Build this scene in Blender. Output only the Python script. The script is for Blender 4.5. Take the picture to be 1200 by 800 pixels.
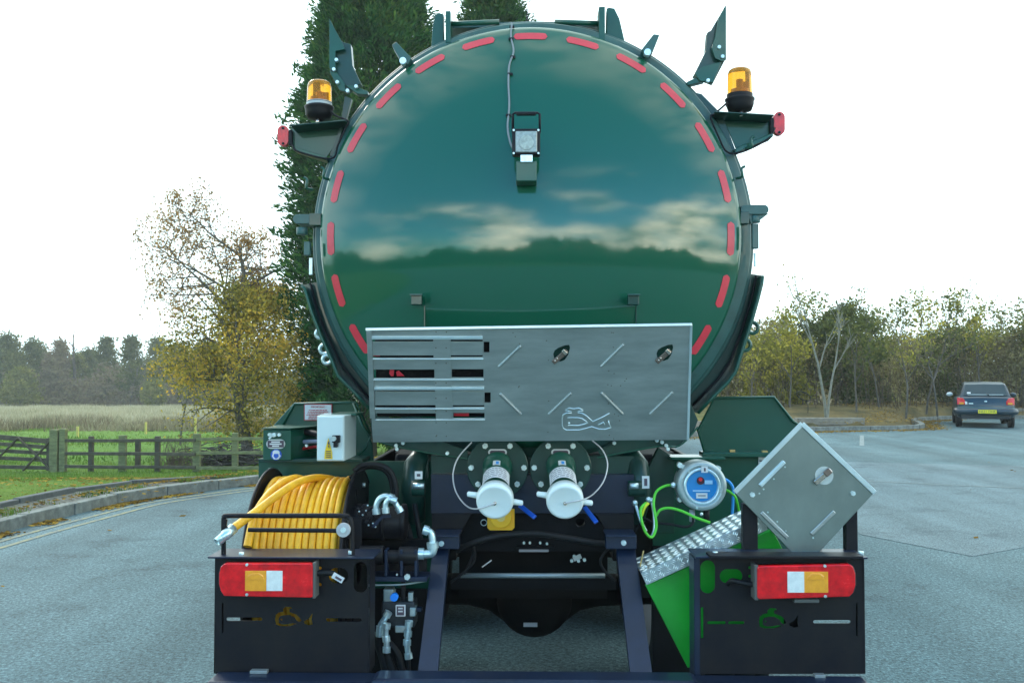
import bpy, bmesh, math, random
import numpy as np
from mathutils import Vector, Matrix
from mathutils.geometry import tessellate_polygon
R = math.radians
random.seed(7); np.random.seed(7)
for o in list(bpy.data.objects): bpy.data.objects.remove(o)
SC = bpy.context.scene
COL = SC.collection

# ------------------------------------------------------------------ camera
EYE = 1.65; F = 35/36*1200
cam_d = bpy.data.cameras.new('camera'); cam_d.lens = 35; cam_d.sensor_width = 36
cam_d.clip_start = .05; cam_d.clip_end = 4000
cam = bpy.data.objects.new('camera', cam_d); COL.objects.link(cam)
YAW = math.atan(26/F); PITCH = math.atan(37/F)
cam.location = (0, 0, EYE); cam.rotation_euler = (R(90)+PITCH, 0, YAW)
SC.camera = cam
_RM = Matrix.Rotation(YAW, 3, 'Z') @ Matrix.Rotation(R(90)+PITCH, 3, 'X')
def P(px, py, Y):
    """point of the plane at depth Y that the photograph shows at (px,py): used to survey sizes"""
    d = _RM @ Vector(((px-600)/F, (400-py)/F, -1))
    return Vector((0, 0, EYE)) + d*(Y/d.y)
def G(px, py, z=0.0):
    d = _RM @ Vector(((px-600)/F, (400-py)/F, -1))
    return Vector((0, 0, EYE)) + d*((z-EYE)/d.z)

# ------------------------------------------------------------------ world + sun
SUN_EL, SUN_AZ = R(38), R(-35)      # azimuth measured from +Y towards +X
w = bpy.data.worlds.new('World'); SC.world = w; w.use_nodes = True
nt = w.node_tree; nt.nodes.clear()
def N(t, **k):
    n = nt.nodes.new(t)
    for a, b in k.items(): setattr(n, a, b)
    return n
def Lk(a, b): nt.links.new(a, b)
wo = N('ShaderNodeOutputWorld'); bg = N('ShaderNodeBackground'); bg.inputs[1].default_value = .12
sky = N('ShaderNodeTexSky', sky_type='NISHITA', sun_disc=False, sun_elevation=SUN_EL, sun_rotation=SUN_AZ)
sky.air_density = 1.0; sky.dust_density = .4; sky.ozone_density = 2.0
tc = N('ShaderNodeTexCoord'); sx = N('ShaderNodeSeparateXYZ'); Lk(tc.outputs['Generated'], sx.inputs[0])
mp = N('ShaderNodeMapping'); mp.inputs['Scale'].default_value = (1.1, 1.1, 4.6); mp.inputs['Location'].default_value = (.35, .1, .2); Lk(tc.outputs['Generated'], mp.inputs[0])
nz = N('ShaderNodeTexNoise'); nz.inputs['Scale'].default_value = 1.5; nz.inputs['Detail'].default_value = 5; nz.inputs['Roughness'].default_value = .5
Lk(mp.outputs[0], nz.inputs['Vector'])
def M_(op, a, b=None, c=None, clamp=False):
    n = N('ShaderNodeMath', operation=op, use_clamp=clamp)
    for i, v in enumerate((a, b, c)):
        if v is None: continue
        if isinstance(v, (int, float)): n.inputs[i].default_value = v
        else: Lk(v, n.inputs[i])
    return n.outputs[0]
# bright thin overcast ahead, breaking into blue sky behind the camera with cloud banks low down
front = M_('MULTIPLY_ADD', sx.outputs['Y'], 1.1, .62, clamp=True)
low = M_('SUBTRACT', M_('MULTIPLY_ADD', sx.outputs['X'], .45, 1.0), M_('MULTIPLY', sx.outputs['Z'], 2.3), clamp=True)
cl = M_('MULTIPLY', M_('SUBTRACT', M_('ADD', nz.outputs['Fac'], M_('MULTIPLY', low, .13)), .515), 4.5, clamp=True)
cl = M_('MULTIPLY', cl, M_('MULTIPLY_ADD', low, 1.5, .0, clamp=True))
cover = M_('MAXIMUM', front, cl)
# cloud brightness
nb = N('ShaderNodeTexNoise'); nb.inputs['Scale'].default_value = 2.4; nb.inputs['Detail'].default_value = 5
Lk(mp.outputs[0], nb.inputs['Vector'])
cr = N('ShaderNodeValToRGB'); Lk(nb.outputs['Fac'], cr.inputs[0])
cr.color_ramp.elements[0].position = .40; cr.color_ramp.elements[0].color = (6.0, 9.0, 9.6, 1)
cr.color_ramp.elements[1].position = .60; cr.color_ramp.elements[1].color = (56, 53, 41, 1)
fr = N('ShaderNodeMix', data_type='RGBA'); Lk(front, fr.inputs['Factor'])
Lk(cr.outputs[0], fr.inputs['A']); fr.inputs['B'].default_value = (10.6, 13.2, 13.6, 1)
skt = N('ShaderNodeMix', data_type='RGBA', blend_type='MULTIPLY'); skt.inputs['Factor'].default_value = 1
Lk(sky.outputs[0], skt.inputs['A']); skt.inputs['B'].default_value = (1.1, 2.4, 2.8, 1)
mx = N('ShaderNodeMix', data_type='RGBA'); Lk(cover, mx.inputs['Factor']); Lk(skt.outputs['Result'], mx.inputs['A']); Lk(fr.outputs['Result'], mx.inputs['B'])
Lk(mx.outputs['Result'], bg.inputs[0]); Lk(bg.outputs[0], wo.inputs[0])

sl = bpy.data.lights.new('sun', 'SUN'); sl.energy = .9; sl.angle = R(14); sl.color = (1, .93, .82)
sun = bpy.data.objects.new('sun', sl); COL.objects.link(sun)
sdir = Vector((math.sin(SUN_AZ)*math.cos(SUN_EL), math.cos(SUN_AZ)*math.cos(SUN_EL), math.sin(SUN_EL)))
sun.rotation_euler = (-sdir).to_track_quat('-Z', 'Y').to_euler()
SC.view_settings.view_transform = 'Standard'; SC.view_settings.look = 'None'
SC.view_settings.exposure = 0.60; SC.view_settings.gamma = 1
SC.cycles.max_bounces = 8

# ------------------------------------------------------------------ materials
MATS = {}
def mat(name, col, rough=.5, metal=0.0, coat=0.0, ior=1.5, vary=0.0, vscale=6.0, bump=0.0, bscale=200.0,
        trans=0.0, alpha=1.0, emit=None, aniso=None, col2=None):
    if name in MATS: return MATS[name]
    m = bpy.data.materials.new(name); m.use_nodes = True; t = m.node_tree; b = t.nodes['Principled BSDF']
    b.inputs['Base Color'].default_value = (*col, 1); b.inputs['Roughness'].default_value = rough
    b.inputs['Metallic'].default_value = metal; b.inputs['IOR'].default_value = ior
    b.inputs['Coat Weight'].default_value = coat; b.inputs['Coat Roughness'].default_value = .03
    b.inputs['Transmission Weight'].default_value = trans; b.inputs['Alpha'].default_value = alpha
    tcn = t.nodes.new('ShaderNodeTexCoord')
    if vary or col2:
        n = t.nodes.new('ShaderNodeTexNoise'); n.inputs['Scale'].default_value = vscale; n.inputs['Detail'].default_value = 6
        n.inputs['Roughness'].default_value = .65
        if aniso:
            mpn = t.nodes.new('ShaderNodeMapping'); mpn.inputs['Scale'].default_value = aniso
            t.links.new(tcn.outputs['Object'], mpn.inputs[0]); t.links.new(mpn.outputs[0], n.inputs['Vector'])
        else: t.links.new(tcn.outputs['Object'], n.inputs['Vector'])
        r = t.nodes.new('ShaderNodeValToRGB'); t.links.new(n.outputs['Fac'], r.inputs[0])
        r.color_ramp.elements[0].position = .32; r.color_ramp.elements[1].position = .68
        c2 = col2 if col2 else tuple(min(1, c*(1+vary)) for c in col)
        c1 = col if col2 else tuple(c*(1-vary) for c in col)
        r.color_ramp.elements[0].color = (*c1, 1); r.color_ramp.elements[1].color = (*c2, 1)
        t.links.new(r.outputs[0], b.inputs['Base Color'])
        if not col2 or metal:
            mr = t.nodes.new('ShaderNodeMapRange'); mr.inputs['To Min'].default_value = max(.02, rough*.8); mr.inputs['To Max'].default_value = min(1, rough*1.25)
            t.links.new(n.outputs['Fac'], mr.inputs['Value']); t.links.new(mr.outputs[0], b.inputs['Roughness'])
    if bump:
        n2 = t.nodes.new('ShaderNodeTexNoise'); n2.inputs['Scale'].default_value = bscale; n2.inputs['Detail'].default_value = 3
        t.links.new(tcn.outputs['Object'], n2.inputs['Vector'])
        bp = t.nodes.new('ShaderNodeBump'); bp.inputs['Strength'].default_value = bump; bp.inputs['Distance'].default_value = .01
        t.links.new(n2.outputs['Fac'], bp.inputs['Height']); t.links.new(bp.outputs[0], b.inputs['Normal'])
    if emit: b.inputs['Emission Color'].default_value = (*emit[0], 1); b.inputs['Emission Strength'].default_value = emit[1]
    MATS[name] = m; return m
def leafmat(name, cols, trans=.35, nscale=.8):
    m = bpy.data.materials.new(name); m.use_nodes = True; t = m.node_tree; t.nodes.clear()
    out = t.nodes.new('ShaderNodeOutputMaterial'); g = t.nodes.new('ShaderNodeNewGeometry')
    tcn = t.nodes.new('ShaderNodeTexCoord'); n = t.nodes.new('ShaderNodeTexNoise'); n.inputs['Scale'].default_value = nscale; n.inputs['Detail'].default_value = 2
    t.links.new(tcn.outputs['Object'], n.inputs['Vector'])
    a = t.nodes.new('ShaderNodeMath'); a.operation = 'MULTIPLY_ADD'; t.links.new(g.outputs['Random Per Island'], a.inputs[0]); a.inputs[1].default_value = .62
    b2 = t.nodes.new('ShaderNodeMath'); b2.operation = 'MULTIPLY_ADD'; t.links.new(n.outputs['Fac'], b2.inputs[0]); b2.inputs[1].default_value = 1.5; b2.inputs[2].default_value = -.56
    t.links.new(b2.outputs[0], a.inputs[2])
    r = t.nodes.new('ShaderNodeValToRGB'); t.links.new(a.outputs[0], r.inputs[0])
    while len(r.color_ramp.elements) < len(cols): r.color_ramp.elements.new(.5)
    for i, c in enumerate(cols):
        r.color_ramp.elements[i].position = i/(len(cols)-1); r.color_ramp.elements[i].color = (*c, 1)
    d = t.nodes.new('ShaderNodeBsdfDiffuse'); tr = t.nodes.new('ShaderNodeBsdfTranslucent'); mxs = t.nodes.new('ShaderNodeMixShader'); mxs.inputs[0].default_value = trans
    t.links.new(r.outputs[0], d.inputs[0]); t.links.new(r.outputs[0], tr.inputs[0]); t.links.new(d.outputs[0], mxs.inputs[1]); t.links.new(tr.outputs[0], mxs.inputs[2])
    t.links.new(mxs.outputs[0], out.inputs[0]); return m

GREEN = mat('dark_green_paint', (.004, .072, .042), .42, coat=.45, ior=1.4, bump=.02, bscale=60, vary=.1)
DOORG = mat('polished_green_paint', (.003, .088, .044), .5, coat=1.0, ior=1.5, bump=.012, bscale=4.5)
DOORG.node_tree.nodes['Principled BSDF'].inputs['Coat IOR'].default_value = 1.62
DOORG.node_tree.nodes['Principled BSDF'].inputs['Specular IOR Level'].default_value = .1
DOORG.node_tree.nodes['Principled BSDF'].inputs['Coat Roughness'].default_value = .045
_t = DOORG.node_tree; _n = _t.nodes.new('ShaderNodeTexNoise'); _n.inputs['Scale'].default_value = 3.5; _n.inputs['Detail'].default_value = 9; _n.inputs['Roughness'].default_value = .7
_c = _t.nodes.new('ShaderNodeTexCoord'); _t.links.new(_c.outputs['Object'], _n.inputs['Vector']); _m = _t.nodes.new('ShaderNodeMapRange'); _t.links.new(_n.outputs['Fac'], _m.inputs['Value'])
_m.inputs['From Min'].default_value = .35; _m.inputs['From Max'].default_value = .7; _m.inputs['To Min'].default_value = .03; _m.inputs['To Max'].default_value = .11; _t.links.new(_m.outputs[0], _t.nodes['Principled BSDF'].inputs['Coat Roughness'])
for _ in (): pass
GREEN2 = mat('weathered_green_paint', (.004, .042, .030), .42, coat=.4, vary=.25, vscale=9, bump=.04, bscale=90)
RIM = mat('grey_green_rim_paint', (.022, .085, .072), .45, coat=.15, vary=.25, vscale=8)
BLACK = mat('black_satin_paint', (.005, .005, .009), .5, coat=.03, col2=(.014, .012, .012), vscale=7, bump=.03, bscale=150)
NAVY = mat('blue_black_paint', (.006, .014, .036), .42, coat=.2, vary=.25, vscale=8, bump=.02, bscale=120)
DARK = mat('chassis_black', (.005, .005, .006), .65, vary=.5, vscale=12, bump=.1, bscale=70)
RUB = mat('black_rubber', (.008, .008, .009), .55, vary=.2, bump=.08, bscale=180)
STEEL = mat('brushed_stainless', (.40, .43, .41), .36, metal=.9, vary=.16, vscale=4, bump=.015, bscale=300, aniso=(1, 1, 5))
STEEL2 = mat('stainless_edge', (.62, .72, .72), .3, metal=.7, vary=.1)
ALU = mat('tread_aluminium', (.55, .62, .63), .33, metal=.8, vary=.18, vscale=20)
ZINC = mat('zinc_fitting', (.60, .74, .76), .30, metal=.75, vary=.2, vscale=40)
BOLT = mat('zinc_bolt', (.60, .72, .72), .35, metal=.7, vary=.2, vscale=40)
RED = mat('red_reflective_tape', (.62, .025, .045), .42, coat=.3, vary=.08, vscale=30)
REDL = mat('red_lens', (.72, .003, .008), .25, coat=.3, vary=.3, vscale=22)
AMBL = mat('amber_lens', (1.0, .36, .02), .15, coat=.8, vary=.14, vscale=40)
WHTL = mat('clear_lens', (.80, .80, .74), .15, coat=.8, vary=.12, vscale=40)
AMBG = mat('amber_glass', (1.0, .42, .03), .08, trans=.75, ior=1.3)
WHITE = mat('white_plastic', (.78, .84, .79), .38, vary=.03, vscale=12)
CAB = mat('pale_cabinet_paint', (.60, .70, .67), .35, coat=.3, vary=.03)
YEL = mat('yellow_hose_rubber', (.92, .43, .012), .48, coat=.12, vary=.22, vscale=16, bump=.03, bscale=80)
YPL = mat('yellow_paint', (.9, .50, .01), .4, coat=.3)
BRG = mat('bright_green_paint', (.006, .42, .028), .38, coat=.4, vary=.12, vscale=7)
BLUE = mat('blue_plastic', (.006, .09, .48), .4, coat=.3)
DIAL = mat('blue_dial', (.02, .26, .60), .25, coat=.8)
GREYM = mat('cast_grey_metal', (.38, .45, .44), .4, metal=.55, vary=.12, vscale=30, bump=.04, bscale=90)
LABEL = mat('label_white', (.70, .70, .68), .5)
INK = mat('label_ink', (.09, .06, .08), .6)
REDINK = mat('label_red_ink', (.50, .02, .03), .6)
BRONZE = mat('bronze_latch', (.20, .15, .12), .38, metal=.7, vary=.2)
BARE = mat('brass_catch', (.62, .52, .44), .2, metal=.9)
LGRN = mat('lime_cable', (.10, .58, .03), .4)
CYAN = mat('blue_cable', (.02, .30, .75), .4)
PWIRE = mat('steel_lanyard', (.55, .55, .55), .35, metal=.4)
GLASS = mat('lamp_glass', (.26, .30, .27), .08, coat=1.0, vary=.3, vscale=60)
CHROME = mat('reflector', (.36, .40, .36), .45, metal=.4, vary=.4, vscale=50)

for m_, v_ in ((BLACK, .22), (NAVY, .35), (DARK, .15), (RUB, .3), (GREEN2, .35)): m_.node_tree.nodes['Principled BSDF'].inputs['Specular IOR Level'].default_value = v_
# ------------------------------------------------------------------ builders
WL = {}
def wl(o): return WL.get(o.name, Vector((0, 0, 0))) if o else Vector((0, 0, 0))
def put(name, me, m, parent=None, bevel=0.0, origin=None, recentre=True):
    o = bpy.data.objects.new(name, me); COL.objects.link(o)
    if m is not None and not me.materials:
        for k in (m if isinstance(m, (list, tuple)) else [m]): me.materials.append(k)
    if recentre and len(me.vertices):
        co = np.empty(len(me.vertices)*3, np.float32); me.vertices.foreach_get('co', co); co = co.reshape(-1, 3)
        c = Vector(origin) if origin is not None else Vector(((co[:, 0].min()+co[:, 0].max())/2, (co[:, 1].min()+co[:, 1].max())/2, (co[:, 2].min() if parent is None else (co[:, 2].min()+co[:, 2].max())/2)))
        co -= np.array(c, np.float32); me.vertices.foreach_set('co', co.ravel()); me.update()
    else: c = Vector((0, 0, 0))
    if parent: o.parent = parent
    o.location = c - wl(parent); WL[o.name] = c
    if bevel:
        b = o.modifiers.new('bevel', 'BEVEL'); b.width = bevel; b.segments = 2; b.limit_method = 'ANGLE'; b.angle_limit = R(35); b.harden_normals = False
    return o
def root(name, loc, label, cat, group=None):
    o = bpy.data.objects.new(name, None); COL.objects.link(o); o.location = loc; o.empty_display_size = .2
    WL[o.name] = Vector(loc); tag(o, label, cat, group); return o
def tag(o, label=None, cat=None, group=None, kind=None):
    if label: o['label'] = label
    if cat: o['category'] = cat
    if group: o['group'] = group
    if kind: o['kind'] = kind
    return o

class MB:
    def __init__(s): s.v = []; s.f = []; s.mi = []; s.sm = []; s.cur = 0
    def add(s, vs, fs, smooth=False):
        b = len(s.v); s.v += [tuple(v) for v in vs]
        for f in fs: s.f.append(tuple(i+b for i in f)); s.mi.append(s.cur); s.sm.append(smooth)
        return s
    def box(s, c, d, rot=None):
        c = Vector(c); x, y, z = d[0]/2, d[1]/2, d[2]/2
        vs = [Vector((i*x, j*y, k*z)) for i in (-1, 1) for j in (-1, 1) for k in (-1, 1)]
        if rot is not None: vs = [rot @ v for v in vs]
        return s.add([c+v for v in vs], [(0, 1, 3, 2), (4, 6, 7, 5), (0, 4, 5, 1), (2, 3, 7, 6), (0, 2, 6, 4), (1, 5, 7, 3)])
    def bar(s, a, b, wd, h, up=(0, 0, 1)):
        a, b = Vector(a), Vector(b); d = b-a; L = d.length; d.normalize(); u = Vector(up); r = d.cross(u).normalized(); u = r.cross(d)
        m = Matrix((d, r, u)).transposed()
        return s.box((a+b)/2, (L, wd, h), m)
    def cyl(s, a, b, r0, r1=None, n=20, caps=True, smooth=True):
        r1 = r0 if r1 is None else r1; a, b = Vector(a), Vector(b); d = (b-a).normalized()
        u = d.orthogonal().normalized(); v = d.cross(u)
        ring = lambda c, r: [c+(u*math.cos(2*math.pi*i/n)+v*math.sin(2*math.pi*i/n))*r for i in range(n)]
        s.add(ring(a, r0)+ring(b, r1), [(i, (i+1) % n, n+(i+1) % n, n+i) for i in range(n)], smooth)
        if caps:
            s.add(ring(a, r0), [tuple(range(n))[::-1]]); s.add(ring(b, r1), [tuple(range(n))])
        return s
    def lathe(s, c, axis, prof, n=48, smooth=True, a0=0, a1=2*math.pi):
        """prof: list of (along, radius)"""
        c = Vector(c); d = Vector(axis).normalized(); u = Vector((0, 0, 1)) if abs(d.z) < .9 else Vector((1, 0, 0))
        u = (u-d*u.dot(d)).normalized(); v = d.cross(u); full = abs(a1-a0-2*math.pi) < 1e-6
        k = n if full else n+1; vs = []
        for (t, r) in prof:
            for i in range(k):
                a = a0+(a1-a0)*i/n; vs.append(c+d*t+(u*math.cos(a)+v*math.sin(a))*r)
        fs = []
        for j in range(len(prof)-1):
            for i in range(n):
                i2 = (i+1) % k
                fs.append((j*k+i, (j+1)*k+i, (j+1)*k+i2, j*k+i2))
        return s.add(vs, fs, smooth)
    def tube(s, pts, r, n=8, closed=False, caps=True):
        pts = [Vector(p) for p in pts]; m = len(pts); prev = None; vs = []
        for i, p in enumerate(pts):
            if closed: d = pts[(i+1) % m]-pts[i-1]
            else: d = pts[min(i+1, m-1)]-pts[max(i-1, 0)]
            d.normalize()
            if prev is None: u = d.orthogonal().normalized()
            else:
                u = prev-d*prev.dot(d)
                u = u.normalized() if u.length > 1e-6 else d.orthogonal().normalized()
            prev = u; v = d.cross(u); rr = r[i] if isinstance(r, (list, tuple)) else r
            vs += [p+(u*math.cos(2*math.pi*k/n)+v*math.sin(2*math.pi*k/n))*rr for k in range(n)]
        fs = []
        for j in range(m if closed else m-1):
            j2 = (j+1) % m
            for k in range(n): fs.append((j*n+k, j*n+(k+1) % n, j2*n+(k+1) % n, j2*n+k))
        s.add(vs, fs, True)
        if caps and not closed:
            s.add(vs[:n], [tuple(range(n))[::-1]]); s.add(vs[-n:], [tuple(range(n))])
        return s
    def sphere(s, c, r, n=12, sc=(1, 1, 1)):
        c = Vector(c); vs = []; m = n//2
        for j in range(m+1):
            t = math.pi*j/m
            for i in range(n):
                a = 2*math.pi*i/n
                vs.append(c+Vector((math.sin(t)*math.cos(a)*r*sc[0], math.sin(t)*math.sin(a)*r*sc[1], math.cos(t)*r*sc[2])))
        return s.add(vs, [(j*n+i, (j+1)*n+i, (j+1)*n+(i+1) % n, j*n+(i+1) % n) for j in range(m) for i in range(n)], True)
    def plate(s, outer, holes, T, t):
        """outer/holes: 2D loops; T maps (u, v, w) -> world; thickness t along w (0..t)"""
        loops = [outer]+list(holes)
        def area(l): return sum(l[i-1][0]*l[i][1]-l[i][0]*l[i-1][1] for i in range(len(l)))
        loops = [l if (area(l) > 0) == (k == 0) else l[::-1] for k, l in enumerate(loops)]
        tri = tessellate_polygon([[Vector((a, b, 0)) for a, b in l] for l in loops])
        flat = [p for l in loops for p in l]; n = len(flat)
        vs = [T(a, b, 0) for a, b in flat]+[T(a, b, t) for a, b in flat]
        fs = []
        for q in tri:
            (x0, y0), (x1, y1), (x2, y2) = (flat[i] for i in q)
            if (x1-x0)*(y2-y0)-(x2-x0)*(y1-y0) < 0: q = q[::-1]
            fs.append(tuple(q)); fs.append(tuple(n+i for i in q[::-1]))
        b = 0
        for l in loops:
            k = len(l)
            for i in range(k): fs.append((b+(i+1) % k, b+i, n+b+i, n+b+(i+1) % k))
            b += k
        return s.add(vs, fs)
    def mesh(s, name='mesh'):
        me = bpy.data.meshes.new(name); me.from_pydata(s.v, [], s.f); me.update()
        me.polygons.foreach_set('use_smooth', s.sm); me.polygons.foreach_set('material_index', s.mi)
        return me
    def build(s, name, m, parent=None, bevel=0.0, label=None, origin=None, fixn=True, kind=None):
        me = s.mesh(name)
        if fixn:
            bm = bmesh.new(); bm.from_mesh(me); bmesh.ops.remove_doubles(bm, verts=bm.verts, dist=1e-5)
            bmesh.ops.recalc_face_normals(bm, faces=bm.faces); bm.to_mesh(me); bm.free()
        o = put(name, me, m, parent, bevel, origin)
        if label: o['label'] = label
        if kind: o['kind'] = kind
        return o

def px2(pts, Y): return [(P(x, y, Y).x, P(x, y, Y).z) for x, y in pts]
def front_plate(name, pts, Y, t, m, parent, holes=(), bevel=.0015, **k):
    T = lambda u, v, w_: (u, Y+w_, v)
    return MB().plate(px2(pts, Y), [px2(h, Y) for h in holes], T, t).build(name, m, parent, bevel, **k)
def fbox(name, x0, y0, x1, y1, Y, t, m, parent, bevel=.002, **k):
    a, b = P(x0, y1, Y), P(x1, y0, Y)
    return MB().box(((a.x+b.x)/2, Y+t/2, (a.z+b.z)/2), (b.x-a.x, t, b.z-a.z)).build(name, m, parent, bevel, **k)
def obround(x0, y0, x1, y1, n=6):
    w_, h = x1-x0, y1-y0; r = min(w_, h)/2; out = []
    cs = [(x1-r, y0+r, -90), (x1-r, y1-r, 0), (x0+r, y1-r, 90), (x0+r, y0+r, 180)]
    for cx, cy, a in cs:
        for i in range(n+1):
            t = R(a+90*i/n); p = (cx+r*math.cos(t), cy+r*math.sin(t))
            if not out or math.hypot(out[-1][0]-p[0], out[-1][1]-p[1]) > .01: out.append(p)
    if math.hypot(out[-1][0]-out[0][0], out[-1][1]-out[0][1]) < .01: out.pop()
    return out
def circ(x, y, r, n=16): return [(x+r*math.cos(2*math.pi*i/n), y+r*math.sin(2*math.pi*i/n)) for i in range(n)]
def cat(pts, k=6, closed=False):
    """Catmull-Rom smoothing"""
    p = [Vector(q) for q in pts]; m = len(p); out = []
    for i in range(m if closed else m-1):
        p0 = p[i-1] if (closed or i > 0) else p[0]; p1 = p[i]; p2 = p[(i+1) % m]; p3 = p[(i+2) % m] if (closed or i+2 < m) else p[-1]
        for j in range(k):
            t = j/k; out.append(.5*((2*p1)+(-p0+p2)*t+(2*p0-5*p1+4*p2-p3)*t*t+(-p0+3*p1-3*p2+p3)*t**3))
    if not closed: out.append(p[-1])
    return out
def text_mesh(s, size, T, t=.0006):
    cu = bpy.data.curves.new('txt', 'FONT'); cu.body = s; cu.size = size; cu.extrude = t; cu.align_x = 'CENTER'; cu.resolution_u = 2
    o = bpy.data.objects.new('txt', cu); COL.objects.link(o)
    dg = bpy.context.evaluated_depsgraph_get(); me = bpy.data.meshes.new_from_object(o.evaluated_get(dg))
    bpy.data.objects.remove(o)
    for v in me.vertices: v.co = Vector(T(v.co.x, v.co.y, v.co.z))
    return me

# ================================================================== THE SETTING
def HL(x, y):
    """height of the land left of and beyond the road"""
    x = np.asarray(x, float); y = np.asarray(y, float)
    s = np.clip((y-12.5)/8.0, 0, 1); s = s*s*(3-2*s)
    far = np.clip((y-22)/120, 0, 1)
    z = .14 - .54*s - 2.7*far
    # the bank on the right behind the car park is level and a little raised
    rx = np.clip((x+1)/7.0, 0, 1); rx = rx*rx*(3-2*rx)
    zr = .16+.35*np.clip((y-30-np.clip(x-11, 0, 6))/4, 0, 1)
    z = z*(1-rx)+zr*rx
    # behind the camera
    bk = np.clip((-y+6)/10, 0, 1)
    return z*(1-bk)+.14*bk
KERB = [(-30, -22), (-18, -16), (-10.5, -8), (-7.2, 0), (-6.0, 5), (-5.62, 8.5), (-5.5, 10.3), (-5.4, 11.3), (-5.2, 12.67), (-4.75, 13.66), (-4.2, 14.6), (-3.0, 16.6), (-1.2, 19.4), (1.6, 23.0), (4.6, 26.2), (8.0, 28.4), (10.3, 29.1), (11.5, 29.8), (12.05, 31.2), (12.85, 33.8), (14.2, 35.3), (17, 36.2), (25, 37.4), (46, 40)]
KS = [Vector((a, b, 0)) for a, b in KERB]
KC = cat([(a, b, 0) for a, b in KERB], 8)
def offset(line, d):
    out = []
    for i, p in enumerate(line):
        t = (line[min(i+1, len(line)-1)]-line[max(i-1, 0)]).normalized(); out.append(p+Vector((-t.y, t.x, 0))*d)
    return out
ASPH_POLY = [(p.x, p.y) for p in KC]+[(46, -24), (10, -30), (-20, -28)]
def inside(poly, X, Y_):
    X = np.asarray(X); c = np.zeros(X.shape, bool); n = len(poly)
    for i in range(n):
        x0, y0 = poly[i-1]; x1, y1 = poly[i]
        if y0 == y1: continue
        m = ((y0 > Y_) != (y1 > Y_)) & (X < (x1-x0)*(Y_-y0)/(y1-y0)+x0); c ^= m
    return c
def grid_axis(lo, hi, fine_lo, fine_hi, fine, coarse):
    a = list(np.arange(fine_lo, fine_hi, fine)); b = []; x, s = fine_hi, fine
    while x < hi: b.append(x); s = min(s*1.25, coarse); x += s
    b.append(hi); c = []; x, s = fine_lo, fine
    while x > lo: s = min(s*1.25, coarse); x -= s; c.append(max(x, lo))
    return np.array(sorted(set(np.round(c+a+b, 4))))
gx = grid_axis(-900, 900, -22, 24, .5, 60); gy = grid_axis(-500, 1500, -6, 40, .5, 80)
GX, GY = np.meshgrid(gx, gy); GZ = HL(GX, GY)
GZ += np.where(GY > 24, .10, .025)*(np.sin(GX*.31+GY*.17)+np.sin(GX*.13-GY*.41+1.3))*.5
# under the asphalt the land is cut down
ins = inside(ASPH_POLY, GX, GY)
for _ in range(1):
    d = np.zeros_like(ins)
    d[1:] |= ins[:-1]; d[:-1] |= ins[1:]; d[:, 1:] |= ins[:, :-1]; d[:, :-1] |= ins[:, 1:]
GZ = np.where(ins | d, -.12, GZ)
nx, ny = len(gx), len(gy)
vs = np.stack([GX.ravel(), GY.ravel(), GZ.ravel()], 1)
idx = np.arange(nx*ny).reshape(ny, nx)
fs = np.stack([idx[:-1, :-1].ravel(), idx[:-1, 1:].ravel(), idx[1:, 1:].ravel(), idx[1:, :-1].ravel()], 1)
def np_mesh(name, vs, fs, smooth=False):
    me = bpy.data.meshes.new(name); k = fs.shape[1]
    me.vertices.add(len(vs)); me.vertices.foreach_set('co', np.asarray(vs, np.float32).ravel())
    me.loops.add(fs.size); me.loops.foreach_set('vertex_index', fs.astype(np.int32).ravel())
    me.polygons.add(len(fs)); me.polygons.foreach_set('loop_start', np.arange(0, fs.size, k, dtype=np.int32))
    me.polygons.foreach_set('loop_total', np.full(len(fs), k, np.int32))
    me.polygons.foreach_set('use_smooth', np.full(len(fs), smooth)); me.update(calc_edges=True); me.validate(); return me
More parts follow.
